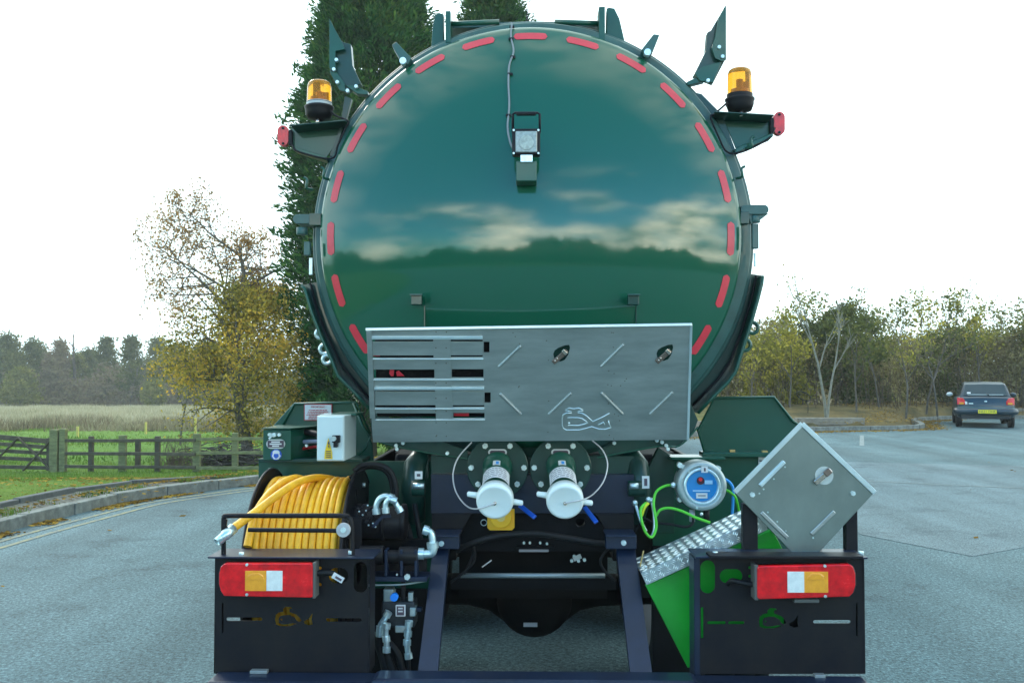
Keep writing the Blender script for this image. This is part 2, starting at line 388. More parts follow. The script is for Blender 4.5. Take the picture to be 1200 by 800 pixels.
# field material: lawn verge, rough green, pale dry grass belts, by place (soil cover, not light)
def field_mat():
    m = bpy.data.materials.new('field_grass'); m.use_nodes = True; t = m.node_tree; b = t.nodes['Principled BSDF']; b.inputs['Roughness'].default_value = .95; b.inputs['Specular IOR Level'].default_value = .1
    g = t.nodes.new('ShaderNodeNewGeometry'); s = t.nodes.new('ShaderNodeSeparateXYZ'); t.links.new(g.outputs['Position'], s.inputs[0])
    n1 = t.nodes.new('ShaderNodeTexNoise'); n1.inputs['Scale'].default_value = .12; n1.inputs['Detail'].default_value = 4; t.links.new(g.outputs['Position'], n1.inputs['Vector'])
    n2 = t.nodes.new('ShaderNodeTexNoise'); n2.inputs['Scale'].default_value = 3.0; n2.inputs['Detail'].default_value = 8; n2.inputs['Roughness'].default_value = .75; t.links.new(g.outputs['Position'], n2.inputs['Vector'])
    ma = t.nodes.new('ShaderNodeMath'); ma.operation = 'MULTIPLY_ADD'; t.links.new(n1.outputs['Fac'], ma.inputs[0]); ma.inputs[1].default_value = 26; t.links.new(s.outputs['Y'], ma.inputs[2])
    mr = t.nodes.new('ShaderNodeMapRange'); t.links.new(ma.outputs[0], mr.inputs[0]); mr.inputs['From Min'].default_value = 20; mr.inputs['From Max'].default_value = 170
    r = t.nodes.new('ShaderNodeValToRGB'); t.links.new(mr.outputs[0], r.inputs[0]); el = r.color_ramp.elements
    stops = [(0, (.11, .17, .025)), (.16, (.10, .20, .03)), (.26, (.13, .22, .04)), (.28, (.20, .17, .09)), (.33, (.34, .31, .19)), (.42, (.48, .44, .29)), (.80, (.48, .45, .30)), (.88, (.12, .24, .07)), (1, (.14, .22, .08))]
    while len(el) < len(stops): el.new(.5)
    for e, (p, c) in zip(el, stops): e.position = p; e.color = (*c, 1)
    r2 = t.nodes.new('ShaderNodeValToRGB'); t.links.new(n2.outputs['Fac'], r2.inputs[0]); r2.color_ramp.elements[0].position = .3; r2.color_ramp.elements[1].position = .75
    r2.color_ramp.elements[0].color = (.55, .55, .5, 1); r2.color_ramp.elements[1].color = (1.35, 1.3, 1.1, 1)
    mm = t.nodes.new('ShaderNodeMix'); mm.data_type = 'RGBA'; mm.blend_type = 'MULTIPLY'; mm.inputs['Factor'].default_value = 1
    mr3 = t.nodes.new('ShaderNodeMapRange'); t.links.new(s.outputs['X'], mr3.inputs[0]); mr3.inputs['From Min'].default_value = 2; mr3.inputs['From Max'].default_value = 6
    n4 = t.nodes.new('ShaderNodeTexNoise'); n4.inputs['Scale'].default_value = 1.2; n4.inputs['Detail'].default_value = 8; t.links.new(g.outputs['Position'], n4.inputs['Vector'])
    r4 = t.nodes.new('ShaderNodeValToRGB'); t.links.new(n4.outputs['Fac'], r4.inputs[0]); r4.color_ramp.elements[0].position = .35; r4.color_ramp.elements[1].position = .7
    r4.color_ramp.elements[0].color = (.09, .08, .045, 1); r4.color_ramp.elements[1].color = (.20, .15, .075, 1)
    m4 = t.nodes.new('ShaderNodeMix'); m4.data_type = 'RGBA'; t.links.new(mr3.outputs[0], m4.inputs['Factor']); t.links.new(r.outputs[0], m4.inputs['A']); t.links.new(r4.outputs[0], m4.inputs['B'])
    t.links.new(m4.outputs['Result'], mm.inputs['A']); t.links.new(r2.outputs[0], mm.inputs['B']); t.links.new(mm.outputs['Result'], b.inputs['Base Color'])
    bp = t.nodes.new('ShaderNodeBump'); bp.inputs['Strength'].default_value = .6; bp.inputs['Distance'].default_value = .05
    t.links.new(n2.outputs['Fac'], bp.inputs['Height']); t.links.new(bp.outputs[0], b.inputs['Normal']); return m
FIELD = field_mat()
ground = put('ground', np_mesh('ground', vs, fs, True), FIELD, None, recentre=False); tag(ground, kind='structure')
def asphalt_mat(name, c0, c1, grain, stone):
    m = bpy.data.materials.new(name); m.use_nodes = True; t = m.node_tree; b = t.nodes['Principled BSDF']; b.inputs['Roughness'].default_value = .82
    b.inputs['Specular IOR Level'].default_value = .35
    g = t.nodes.new('ShaderNodeNewGeometry')
    def nz_(s, d=4, r=.6):
        n = t.nodes.new('ShaderNodeTexNoise'); n.inputs['Scale'].default_value = s; n.inputs['Detail'].default_value = d; n.inputs['Roughness'].default_value = r; t.links.new(g.outputs['Position'], n.inputs['Vector']); return n
    a = nz_(.35, 5); f = nz_(grain, 3, .8)
    v = t.nodes.new('ShaderNodeTexVoronoi'); v.inputs['Scale'].default_value = stone; t.links.new(g.outputs['Position'], v.inputs['Vector'])
    r = t.nodes.new('ShaderNodeValToRGB'); r.color_ramp.elements[0].position = .3; r.color_ramp.elements[1].position = .7
    r.color_ramp.elements[0].color = (*c0, 1); r.color_ramp.elements[1].color = (*c1, 1); t.links.new(a.outputs['Fac'], r.inputs[0])
    r2 = t.nodes.new('ShaderNodeValToRGB'); r2.color_ramp.elements[0].position = .34; r2.color_ramp.elements[1].position = .66
    r2.color_ramp.elements[0].color = (.48, .48, .50, 1); r2.color_ramp.elements[1].color = (1.6, 1.6, 1.56, 1); t.links.new(f.outputs['Fac'], r2.inputs[0])
    mm = t.nodes.new('ShaderNodeMix'); mm.data_type = 'RGBA'; mm.blend_type = 'MULTIPLY'; mm.inputs['Factor'].default_value = 1
    t.links.new(r.outputs[0], mm.inputs['A']); t.links.new(r2.outputs[0], mm.inputs['B'])
    wv = t.nodes.new('ShaderNodeTexNoise'); wm = t.nodes.new('ShaderNodeMapping'); wm.inputs['Rotation'].default_value = (0, 0, .5); wm.inputs['Scale'].default_value = (1.3, .09, 1); t.links.new(g.outputs['Position'], wm.inputs[0]); t.links.new(wm.outputs[0], wv.inputs['Vector']); wv.inputs['Scale'].default_value = 1; wv.inputs['Detail'].default_value = 3
    st_ = nz_(1.1, 6, .7); sr = t.nodes.new('ShaderNodeValToRGB'); t.links.new(st_.outputs['Fac'], sr.inputs[0]); sr.color_ramp.elements[0].position = .30; sr.color_ramp.elements[1].position = .46; sr.color_ramp.elements[0].color = (.55, .55, .57, 1); sr.color_ramp.elements[1].color = (1, 1, 1, 1)
    wr = t.nodes.new('ShaderNodeMapRange'); t.links.new(wv.outputs['Fac'], wr.inputs[0]); wr.inputs['From Min'].default_value = .3; wr.inputs['From Max'].default_value = .7; wr.inputs['To Min'].default_value = .74; wr.inputs['To Max'].default_value = 1.24
    m3 = t.nodes.new('ShaderNodeMix'); m3.data_type = 'RGBA'; m3.blend_type = 'MULTIPLY'; m3.inputs['Factor'].default_value = 1; t.links.new(mm.outputs['Result'], m3.inputs['A']); t.links.new(sr.outputs[0], m3.inputs['B'])
    m4 = t.nodes.new('ShaderNodeMix'); m4.data_type = 'RGBA'; m4.blend_type = 'MULTIPLY'; m4.inputs['Factor'].default_value = 1; t.links.new(m3.outputs['Result'], m4.inputs['A']); t.links.new(wr.outputs[0], m4.inputs['B']); mm = m4
    s2 = t.nodes.new('ShaderNodeMapRange'); t.links.new(v.outputs['Color'], s2.inputs[0]); s2.inputs['To Min'].default_value = .55; s2.inputs['To Max'].default_value = 1.5
    m2 = t.nodes.new('ShaderNodeMix'); m2.data_type = 'RGBA'; m2.blend_type = 'MULTIPLY'; m2.inputs['Factor'].default_value = 1
    t.links.new(mm.outputs['Result'], m2.inputs['A']); t.links.new(s2.outputs[0], m2.inputs['B'])
    t.links.new(m2.outputs['Result'], b.inputs['Base Color'])
    ad = t.nodes.new('ShaderNodeMath'); ad.operation = 'ADD'; t.links.new(f.outputs['Fac'], ad.inputs[0]); t.links.new(v.outputs['Distance'], ad.inputs[1])
    bp = t.nodes.new('ShaderNodeBump'); bp.inputs['Strength'].default_value = .7; bp.inputs['Distance'].default_value = .006
    t.links.new(ad.outputs[0], bp.inputs['Height']); t.links.new(bp.outputs[0], b.inputs['Normal']); return m
ASP = asphalt_mat('asphalt', (.058, .106, .118), (.096, .152, .164), 38, 85)
ASP2 = asphalt_mat('smoother_asphalt', (.100, .148, .162), (.130, .180, .194), 60, 140)
ro = MB().plate(ASPH_POLY, [], lambda a, b, c: (a, b, c-.15), .15).build('road', ASP); ro['kind'] = 'structure'
T4 = lambda z: (lambda a, b, c: (a, b, z+c-.002))
def gpoly(pts): return [(G(x, y).x, G(x, y).y) for x, y in pts]
pat = MB().plate(gpoly([(1008, 626), (1140, 652), (1275, 628), (1290, 548), (1150, 545), (990, 541), (960, 560)]), [], T4(.004), .002).build('road_patch', ASP2); pat['kind'] = 'structure'
# double yellow lines and one bay mark
def ribbon(line, wd, z):
    a = offset(line, wd/2); b = offset(line, -wd/2); n = len(line)
    return [(*p.to_2d(), z) for p in a]+[(*p.to_2d(), z) for p in b], [(i, i+1, n+i+1, n+i) for i in range(n-1)]
def worn_paint(name, col):
    m = bpy.data.materials.new(name); m.use_nodes = True; t = m.node_tree; b = t.nodes['Principled BSDF']; b.inputs['Roughness'].default_value = .8
    g = t.nodes.new('ShaderNodeNewGeometry'); n = t.nodes.new('ShaderNodeTexNoise'); n.inputs['Scale'].default_value = 14; n.inputs['Detail'].default_value = 6; n.inputs['Roughness'].default_value = .7
    t.links.new(g.outputs['Position'], n.inputs['Vector']); r = t.nodes.new('ShaderNodeValToRGB'); t.links.new(n.outputs['Fac'], r.inputs[0])
    r.color_ramp.elements[0].position = .42; r.color_ramp.elements[1].position = .6; r.color_ramp.elements[0].color = (.13, .16, .155, 1); r.color_ramp.elements[1].color = (*col, 1)
    t.links.new(r.outputs[0], b.inputs['Base Color']); return m
YLINE = worn_paint('worn_yellow_line', (.26, .25, .12)); WLINE = worn_paint('worn_white_line', (.25, .30, .30))
seg = [p for p in KC if p.y > 2 and p.y < 27 and p.x < 7]
for d in (-.30, -.52):
    m = MB(); m.add(*ribbon(offset(seg, d), .065, .0045)); o = m.build('yellow_line', YLINE); o['kind'] = 'structure'
a, b = G(1010, 510), G(1010, 522); m = MB(); m.add(*ribbon([a, b], .1, .0045)); o = m.build('bay_marking', WLINE); o['kind'] = 'structure'
a, b = G(1100, 568), G(1290, 576); m = MB(); m.add(*ribbon([G(1000, 563), a, b], .05, .0085)); o = m.build('road_seam', mat('seam_tar', (.20, .24, .235), .8)); o['kind'] = 'structure'

# kerbs: separate stones
KST = mat('kerb_concrete', (.17, .18, .16), .9, vary=.45, vscale=7, bump=.4, bscale=60)
KST2 = mat('dark_edging_stone', (.085, .09, .085), .9, vary=.35, vscale=7, bump=.4, bscale=50)
def resample(line, step):
    out = [line[0]]; acc = 0
    for a, b in zip(line, line[1:]):
        L = (b-a).length; t = step-acc
        while t <= L: out.append(a+(b-a)*(t/L)); t += step
        acc = (acc+L) % step if L+acc >= step else acc+L
    return out
def stones(parent_name, line, step, wd, z0, z1, m, y_lo, y_hi, stone_name, jit=.01):
    par = bpy.data.objects.new(parent_name, None); COL.objects.link(par); par['kind'] = 'structure'; WL[par.name] = Vector((0, 0, 0))
    pts = [p for p in resample(line, step) if y_lo < p.y < y_hi]
    for i, (a, b) in enumerate(zip(pts, pts[1:])):
        if (b-a).length > step*1.5: continue
        d = (b-a).normalized()*.006; dz = random.uniform(-jit, jit)
        nrm = Vector((-(b-a).y, (b-a).x, 0)).normalized(); c0 = a+d; c1 = b-d; off = nrm*random.uniform(-jit, jit)
        zz = lambda p: 0 if z0 > -1 else float(HL(p.x, p.y))
        za, zb = zz(a), zz(b); q = []
        for (p, zg) in ((c0, za), (c1, zb)):
            for sgn, cut in ((-.5, 0), (.5, 0)):
                q += [p+nrm*wd*sgn+off+Vector((0, 0, (z0 if z0 > -1 else -.15)+zg)), p+nrm*wd*sgn+off+Vector((0, 0, z1+zg+dz))]
        mb = MB().add(q, [(0, 2, 3, 1), (4, 5, 7, 6), (0, 1, 5, 4), (2, 6, 7, 3), (1, 3, 7, 5), (0, 4, 6, 2)])
        mb.build(stone_name, m, par, .012)
    return par
stones('kerb', offset(KC, .075), .915, .15, -.3, .135, KST, -1, 38.5, 'kerb_stone')
EDL = [Vector((p.x, p.y, 0)) for p in offset(KC, .46)]
stones('path_edging', EDL, 1.1, .10, -2, .09, KST2, 5, 21, 'edging_stone', .012)
# gravelly strip between the kerb and the edging
GRV = mat('gritty_soil', (.10, .10, .075), .95, col2=(.21, .20, .17), vscale=16, bump=.8, bscale=60)
a = offset(seg, .14); b = offset(seg, .44); n = len(seg); m = MB()
m.add([(p.x, p.y, .10) for p in a]+[(p.x, p.y, float(HL(p.x, p.y))+.045) for p in b], [(i, i+1, n+i+1, n+i) for i in range(n-1)])
o = m.build('gravel_strip', GRV); o['kind'] = 'structure'
# sleepers edging the bank on the right
TIM = mat('old_sleeper_wood', (.20, .18, .14), .9, vary=.4, vscale=5, bump=.3, bscale=40, aniso=(1, 1, 8))
bank = bpy.data.objects.new('bank_edge', None); COL.objects.link(bank); bank['kind'] = 'structure'; WL[bank.name] = Vector((0, 0, 0))
bl = [p for p in resample(offset(KC, .75), 2.3) if 3 < p.x < 10.6 or 15 < p.x < 32]
bl = [p for p in bl]
for a, b in zip(bl, bl[1:]):
    if (b-a).length > 3: continue
    d = (b-a).normalized()*.02; dz = random.uniform(-.02, .02)
    MB().bar(a+d+Vector((0, 0, .24+dz)), b-d+Vector((0, 0, .24-dz)), .24, .22).build('sleeper', TIM, bank, .015)

# ---------------------------------------------------------------- vegetation helpers
def leaves_np(C, size, spread_dir=None, aspect=1.6, jitter=.5, tri=False):
    """C: (n,3) centres -> quads (n*4 verts)"""
    n = len(C); s = size*(1+jitter*(np.random.rand(n)-.5)*2)
    u = np.random.randn(n, 3)
    if spread_dir is not None: u = u*.45+spread_dir
    u /= np.linalg.norm(u, axis=1)[:, None]; t = np.random.randn(n, 3); v = np.cross(u, t); v /= np.linalg.norm(v, axis=1)[:, None]
    a = u*(s*aspect/2)[:, None]; b = v*(s/2)[:, None]
    vs = np.stack([C-a, C+b*.9-a*.1, C+a, C-b*.9+a*.1], 1).reshape(-1, 3)
    return vs, np.arange(n*4).reshape(-1, 4)
def grow(base, height, r0, lean=(0, 0, 0), levels=3, nb=5, spread=.8, first=.3, crook=.12, ratio=.62, up=.25):
    """returns list of polylines with radii, and tips"""
    lines = []; tips = []
    def rec(p, d, L, r, lev):
        k = 6; pts = [p.copy()]; rr = [r]
        for i in range(k):
            d = (d+Vector((random.gauss(0, crook), random.gauss(0, crook), random.gauss(0, crook)+up*.06*(levels-lev)))).normalized()
            p = p+d*(L/k); pts.append(p.copy()); rr.append(max(r*(1-.8*(i+1)/k), .003))
        lines.append((pts, rr, lev))
        if lev >= levels:
            tips.extend(pts[2:]); return
        if lev == levels-1: tips.extend(pts[4:])
        for j in range(nb):
            t = first+(1-first)*(j+random.random()*.8)/nb if lev == 0 else .2+.8*(j+random.random()*.8)/nb
            t = min(t, .98); q = t*k; i = int(q); fr_ = q-i
            o = pts[i].lerp(pts[min(i+1, k)], fr_); a = random.uniform(0, 2*math.pi)
            dd = (pts[min(i+1, k)]-pts[i]).normalized(); s1 = dd.orthogonal().normalized(); s2 = dd.cross(s1)
            nd = (dd*(1-spread*.5)+(s1*math.cos(a)+s2*math.sin(a))*spread+Vector((0, 0, up))).normalized()
            rec(o, nd, L*ratio*(1.15-.55*t)*random.uniform(.75, 1.15), r*(.55)*(1-.6*t)+.004, lev+1)
    rec(Vector(base), (Vector((0, 0, 1))+Vector(lean)).normalized(), height, r0, 0)
    return lines, tips
def wood(lines, m, parent, name='trunk', sides=(9, 6, 4, 3, 3)):
    mb = MB()
    for pts, rr, lev in lines: mb.tube(pts, rr, sides[min(lev, 4)], caps=False)
    return mb.build(name, m, parent, fixn=False)
def crown(C, size, m, parent, name='crown', **k):
    v, f = leaves_np(C, size, **k); return put(name, np_mesh(name, v, f), m, parent)
def scatter(tips, n, s):
    T = np.array([tuple(t) for t in tips]); i = np.random.randint(0, len(T), n); return T[i]+np.random.randn(n, 3)*s
BARK = mat('grey_bark', (.11, .095, .075), .9, vary=.4, vscale=8, bump=.5, bscale=30)
BIRCH = mat('pale_birch_bark', (.19, .185, .14), .8, vary=.35, vscale=9, bump=.3, bscale=30)
TWIG = mat('brown_twig', (.10, .07, .05), .9, vary=.3)
L_AUT = leafmat('autumn_leaves', [(.10, .11, .03), (.24, .21, .05), (.55, .41, .07), (.80, .46, .07)], .45, .5)
L_AUT2 = leafmat('thin_brown_leaves', [(.20, .13, .06), (.34, .21, .08), (.50, .28, .07)], .45, .6)
L_CON = leafmat('cypress_foliage', [(.010, .040, .014), (.022, .085, .026), (.045, .13, .03), (.10, .18, .035)], .25, .9)
L_OLV = leafmat('olive_leaves', [(.07, .08, .025), (.15, .16, .04), (.27, .25, .06)], .4, .4)
L_GRN = leafmat('green_leaves', [(.045, .058, .02), (.095, .115, .035), (.18, .18, .055)], .35, .4)
L_YG = leafmat('yellow_green_leaves', [(.11, .12, .03), (.26, .25, .05), (.56, .46, .08)], .5, .7)
L_GRY = leafmat('grey_twiggy_leaves', [(.13, .10, .07), (.19, .15, .09), (.25, .21, .11)], .3, .3)
L_DRY = leafmat('dry_grass', [(.20, .20, .11), (.36, .33, .21), (.46, .42, .30)], .3, .12)
L_DRY2 = leafmat('withered_weeds', [(.14, .11, .07), (.24, .20, .12), (.34, .30, .18)], .3, .3)
L_LAWN = leafmat('lawn_blades', [(.06, .12, .02), (.13, .22, .04), (.24, .28, .07)], .4, .6)
L_LIT = leafmat('fallen_leaves', [(.10, .06, .02), (.28, .17, .04), (.45, .30, .06)], .2, 2)

# ---- tall cypress trees
def cypress(px, Y, top, rad, label, n=52000, ns=1500, base_z=None):
    x = P(px, 437, Y).x; z0 = float(HL(x, Y)); t = root('cypress_tree', (x, Y, z0), label, 'tree', 'tall dark cypresses behind the tanker')
    m = MB().tube([(x, Y, z0-.1), (x+.05, Y, z0+top*.5), (x, Y, z0+top*.95)], [.22, .12, .02], 10); m.build('trunk', BARK, t)
    # sprays: each a bent plume of small blades
    h = np.random.rand(ns)**.85; ang = np.random.rand(ns)*2*np.pi
    prof = np.clip(1.08-h*.12, 0, 2)*(h < .62)+(h >= .62)*np.clip((1-h)/.38, 0, 1)**.6
    lump = 1+.20*np.sin(ang*3+h*9)+.13*np.sin(ang*5-h*17)+.16*np.random.randn(ns)
    rr = rad*prof*lump*(.72+.28*np.random.rand(ns)); 
    C = np.stack([x+rr*np.cos(ang), Y+rr*np.sin(ang), z0+.3+h*(top-.3)], 1)
    D = np.stack([np.cos(ang)*.75, np.sin(ang)*.75, np.full(ns, .55)+.3*np.random.randn(ns)], 1); D /= np.linalg.norm(D, axis=1)[:, None]
    i = np.random.randint(0, ns, n); tt = (np.random.rand(n)-.35)*.62
    droop = np.stack([np.zeros(n), np.zeros(n), -np.abs(tt)*.15], 1)
    Q = C[i]+D[i]*tt[:, None]+np.random.randn(n, 3)*(.11*(1.1-np.abs(tt)*1.3))[:, None]+droop
    crown(Q, .052, L_CON, t, 'crown', spread_dir=D[i]*1.1, aspect=3.0)
    return t
cypress(432, 25, 14.2, 1.5, 'tall dark green cypress left of the tank, its top out of frame', 210000, 3600)
cypress(577, 27, 13.4, 1.15, 'dark cypress whose tip shows above the middle of the tank', 90000, 2400)

# ---- autumn tree at left
def autumn():
    Y = 24; x = P(292, 437, Y).x; z0 = float(HL(x, Y)); t = root('autumn_tree', (x, Y, z0), 'yellowing autumn tree with a thin bare upper crown beside the dark cypress', 'tree')
    random.seed(12)
    lines, tips = grow((x, Y, z0), 3.5, .15, (.05, 0, 0), 3, 7, .8, .15, .13, .68, .18)
    l2, tips2 = grow((x-.15, Y+.1, z0+.6), 4.7, .13, (-.08, 0, 0), 3, 7, .95, .4, .12, .62, .15)
    wood(lines+l2, BARK, t)
    z = np.array([p.z for p in tips])
    lowt = [p for p in tips if p.z < z0+4.3]
    C = scatter(lowt, 16000, .17)
    ext = []
    for k in range(85):
        a = random.uniform(0, 6.28); hh = random.uniform(.6, 3.9); rad = 1.55*(1-abs(hh-1.9)/3.9)
        ext.append(Vector((x+.35+math.cos(a)*rad*random.uniform(.45, 1), Y+math.sin(a)*rad*random.uniform(.4, 1), z0+hh)))
    C2 = scatter(ext, 13000, .2)
    crown(np.concatenate([C, C2]), .052, L_AUT, t, 'crown', aspect=1.4)
    crown(scatter([p for p in tips2 if p.z > z0+2.8], 10500, .11), .046, L_AUT2, t, 'upper_crown', aspect=1.3)
autumn()
# second bare tree branch group further right-left of the cypress
def thin_tree(px, Y, h, label, leafm, nl, spread_s=.25, bark=BARK, r=.06, lean=(0, 0, 0), group=None, lsize=.06, levels=3, nb=5, first=.3, name='young_tree', z_off=0, sp=.6):
    x = P(px, 437, Y).x; z0 = float(HL(x, Y))+z_off; t = root(name, (x, Y, z0), label, 'tree', group)
    lines, tips = grow((x, Y, z0-.05), h, r, lean, levels, nb, sp, first, .09, .5, .3)
    wood(lines, bark, t)
    if nl: crown(scatter(tips, nl, spread_s), lsize, leafm, t, 'crown', aspect=1.4)
    return t

# ---- far wood on the left (things one can tell apart), beyond the dry field
def blob_tree(px, Y, top_py, wpx, label, leafm, n=3200, dens=.9, name='field_tree', group='trees at the far edge of the field', lsize=.23, base_lift=0):
    p = P(px, top_py, Y); x = p.x; z0 = float(HL(x, Y)); h = p.z-z0; wd = wpx*Y/F
    t = root(name, (x, Y, z0), label, 'tree', group)
    lines, tips = grow((x, Y, z0-.2), h*.62, .16, (0, 0, 0), 2, 6, .8, .3, .09, .6, .3)
    wood(lines, BARK, t, sides=(6, 4, 3, 3, 3))
    nc = 75; cs = []
    for k in range(nc):
        a = random.uniform(0, 6.28); q = random.random()**.7; hh = random.uniform(.16, 1); rr = wd/2*math.sin(math.pi*min(1, .18+hh*.80))**.6*q
        cs.append((x+rr*math.cos(a), Y+rr*math.sin(a), z0+h*(.02+hh*.93)))
    T = np.array(cs); i = np.random.randint(0, nc, n); s = wd*.105
    C = T[i]+np.random.randn(n, 3)*np.array([s, s, s*.8]); C[:, 2] = np.maximum(C[:, 2], z0+.1)
    crown(C, lsize, leafm, t, 'crown', aspect=1.3); return t
random.seed(5)
FT = [(-14, 404, 60, L_GRN, 'grey-green round tree at the left edge beyond the field'),
      (8, 391, 42, L_GRN, 'tall feathery tree at the far left of the field edge'),
      (40, 400, 46, L_GRN, 'dark broad tree second from the left edge beyond the field'),
      (70, 398, 34, L_GRY, 'brownish round-topped tree between two dark trees of the far wood'),
      (56, 416, 36, L_YG, 'small yellow-green tree low in front of the far wood'),
      (88, 414, 30, L_OLV, 'olive tree at the foot of the bare snag beyond the field'),
      (104, 408, 36, L_GRN, 'low dark tree right of the bare snag beyond the field'),
      (125, 392, 30, L_GRN, 'tall narrow tree standing up out of the middle of the far wood'),
      (154, 391, 28, L_GRN, 'feathery thin tall tree with gaps, right of the middle of the far wood'),
      (184, 393, 36, L_OLV, 'tall olive tree beyond the field, left of the autumn tree'),
      (208, 402, 38, L_OLV, 'olive tree half hidden behind the autumn tree'),
      (240, 398, 46, L_GRN, 'far dark tree behind the crown of the autumn tree'),
      (24, 432, 40, L_OLV, 'pale olive bush-like tree low at the left of the far wood'),
      (180, 446, 26, L_OLV, 'round pale bush standing alone before the far wood')]
for i, (px, ty, wp, lm, lb) in enumerate(FT):
    YY = 128+random.uniform(-6, 12) if i < 12 else 118
    blob_tree(px, YY, ty, wp, lb, lm, 7500 if wp > 30 else 5000)
# bare snag
x = P(87, 437, 130).x; z0 = float(HL(x, 130)); t = root('bare_snag', (x, 130, z0), 'bare dead tree top poking out of the far wood', 'tree')
ls, _ = grow((x, 130, z0), 9.8, .2, (.05, 0, 0), 1, 6, .5, .6, .06, .2, .3); wood([(a, [q*1.6 for q in b], c) for a, b, c in ls], BARK, t)
# understorey mass of the far wood
nn = 30000; X = np.random.uniform(-85, -38, nn); Yy = np.random.uniform(122, 140, nn); hh = np.random.rand(nn)**.8*(3.6+1.3*np.sin(X*.55)+.9*np.sin(X*1.3+2))
v, f = leaves_np(np.stack([X, Yy, HL(X, Yy)+hh], 1), .30, aspect=1.3)
tag(put('undergrowth', np_mesh('undergrowth', v, f), L_GRY), 'grey-brown tangle of scrub along the foot of the far wood', 'undergrowth', kind='stuff')
nn = 16000; X = np.random.uniform(-85, -34, nn); Yy = np.random.uniform(140, 150, nn); hh = np.random.rand(nn)*(5.4+1.0*np.sin(X*.4)+.8*np.sin(X*1.1+2))
v, f = leaves_np(np.stack([X, Yy, HL(X, Yy)+hh], 1), .36, aspect=1.3)
tag(put('distant_wood', np_mesh('distant_wood', v, f), L_GRN), 'dull green wood closing the view behind the far trees', 'wood', kind='stuff')
# low horizon wood behind everything (seen either side of the tanker)
nn = 26000; X = np.random.uniform(-40, 190, nn); Yy = np.random.uniform(150, 165, nn); hh = np.random.rand(nn)*(6.2+1.0*np.sin(X*.2)+.8*np.sin(X*.7+2))
v, f = leaves_np(np.stack([X, Yy, HL(X, Yy)+hh], 1), .6, aspect=1.3)
tag(put('horizon_wood', np_mesh('horizon_wood', v, f), L_GRY), 'distant brown wood behind the car park bank', 'wood', kind='stuff')

# grass: dry field, rough scrub belt, lawn by the fence
def blades(n, xr, yr, h, wdt, m, name, label, dens=None, cond=None):
    X = np.random.uniform(*xr, n); Yy = np.random.uniform(*yr, n)
    keep = ~inside([(p.x, p.y) for p in offset(KC, .66)]+[(46, -24), (-20, -28)], X, Yy)
    if cond is not None: keep &= cond(X, Yy)
    X, Yy = X[keep], Yy[keep]; n = len(X); Z = HL(X, Yy); a = np.random.rand(n)*np.pi
    hh = h*(.5+np.random.rand(n))*(.75+.25*np.sin(X*.9+np.sin(Yy*.4)*2)*np.sin(Yy*.23+X*.3)); dx, dy = np.cos(a)*wdt/2, np.sin(a)*wdt/2; lx, ly = np.random.randn(2, n)*h*.35
    v = np.stack([np.stack([X-dx, Yy-dy, Z-.03], 1), np.stack([X+dx, Yy+dy, Z-.03], 1), np.stack([X+lx, Yy+ly, Z+hh], 1)], 1).reshape(-1, 3)
    return tag(put(name, np_mesh(name, v, np.arange(n*3).reshape(-1, 3)), m), label, 'grass', kind='stuff')
blades(60000, (-14, -1), (10.5, 23), .055, .018, L_LAWN, 'lawn_grass', 'short mown grass between the edging and the fence')
blades(30000, (-26, -3), (22, 50), .14, .05, L_LAWN, 'pasture_grass', 'green rough pasture just beyond the wooden fence')
blades(70000, (-62, -8), (50, 118), .5, .09, L_DRY, 'dry_grass', 'tall pale dry grass covering the middle of the field')
blades(15000, (-34, -6), (40, 54), .5, .09, L_DRY2, 'scrub_belt', 'brown withered weeds along the near edge of the dry grass', cond=lambda X, Y_: (X > -20-.2*(Y_-45)*0) | (np.sin(X) > .3))
# fallen leaves along the kerbs and on the bank
def litter(n, pts, s, name, label, zf):
    T = np.array([(p.x, p.y) for p in pts]); i = np.random.randint(0, len(T), n); Q = T[i]+np.random.randn(n, 2)*s
    Z = zf(Q[:, 0], Q[:, 1]); C = np.stack([Q[:, 0], Q[:, 1], Z+.012], 1); v, f = leaves_np(C, .05, aspect=1.3)
    v = v.reshape(-1, 4, 3); v[:, :, 2] = (v[:, :, 2]-C[:, None, 2])*.3+C[:, None, 2]; v = v.reshape(-1, 3)
    tag(put(name, np_mesh(name, v, f), L_LIT), label, 'leaves', kind='stuff')
fine = resample(KC, .1)
litter(3200, [p for p in offset(fine, -.10) if 6 < p.y < 22 and (math.sin(p.y*2.1)+math.sin(p.y*5.3)) > -.1], .06, 'leaf_litter', 'brown leaves drifted in the gutter against the left kerb', lambda a, b: a*0)
litter(2500, [p for p in offset(fine, 2.0) if 12 < p.y < 22], 1.2, 'verge_leaves', 'yellow leaves scattered over the grass verge', lambda a, b: HL(a, b)+.03)
litter(4200, [p for p in offset(fine, -.25) if p.x > 4 and p.x < 15], .22, 'car_park_leaves', 'brown leaves lying along the far right kerb', lambda a, b: a*0)
litter(9000, [p for p in offset(fine, 1.8) if p.x > 3 and p.x < 26], .8, 'bank_leaves', 'brown leaf litter under the young trees on the bank', lambda a, b: HL(a, b)+.06)
litter(36, [Vector((random.uniform(-5, -1.5), random.uniform(4, 12), 0)) for _ in range(30)]+[Vector((random.uniform(1.5, 9), random.uniform(4, 20), 0)) for _ in range(40)], .3, 'loose_leaves', 'few brown leaves scattered on the open asphalt', lambda a, b: a*0)

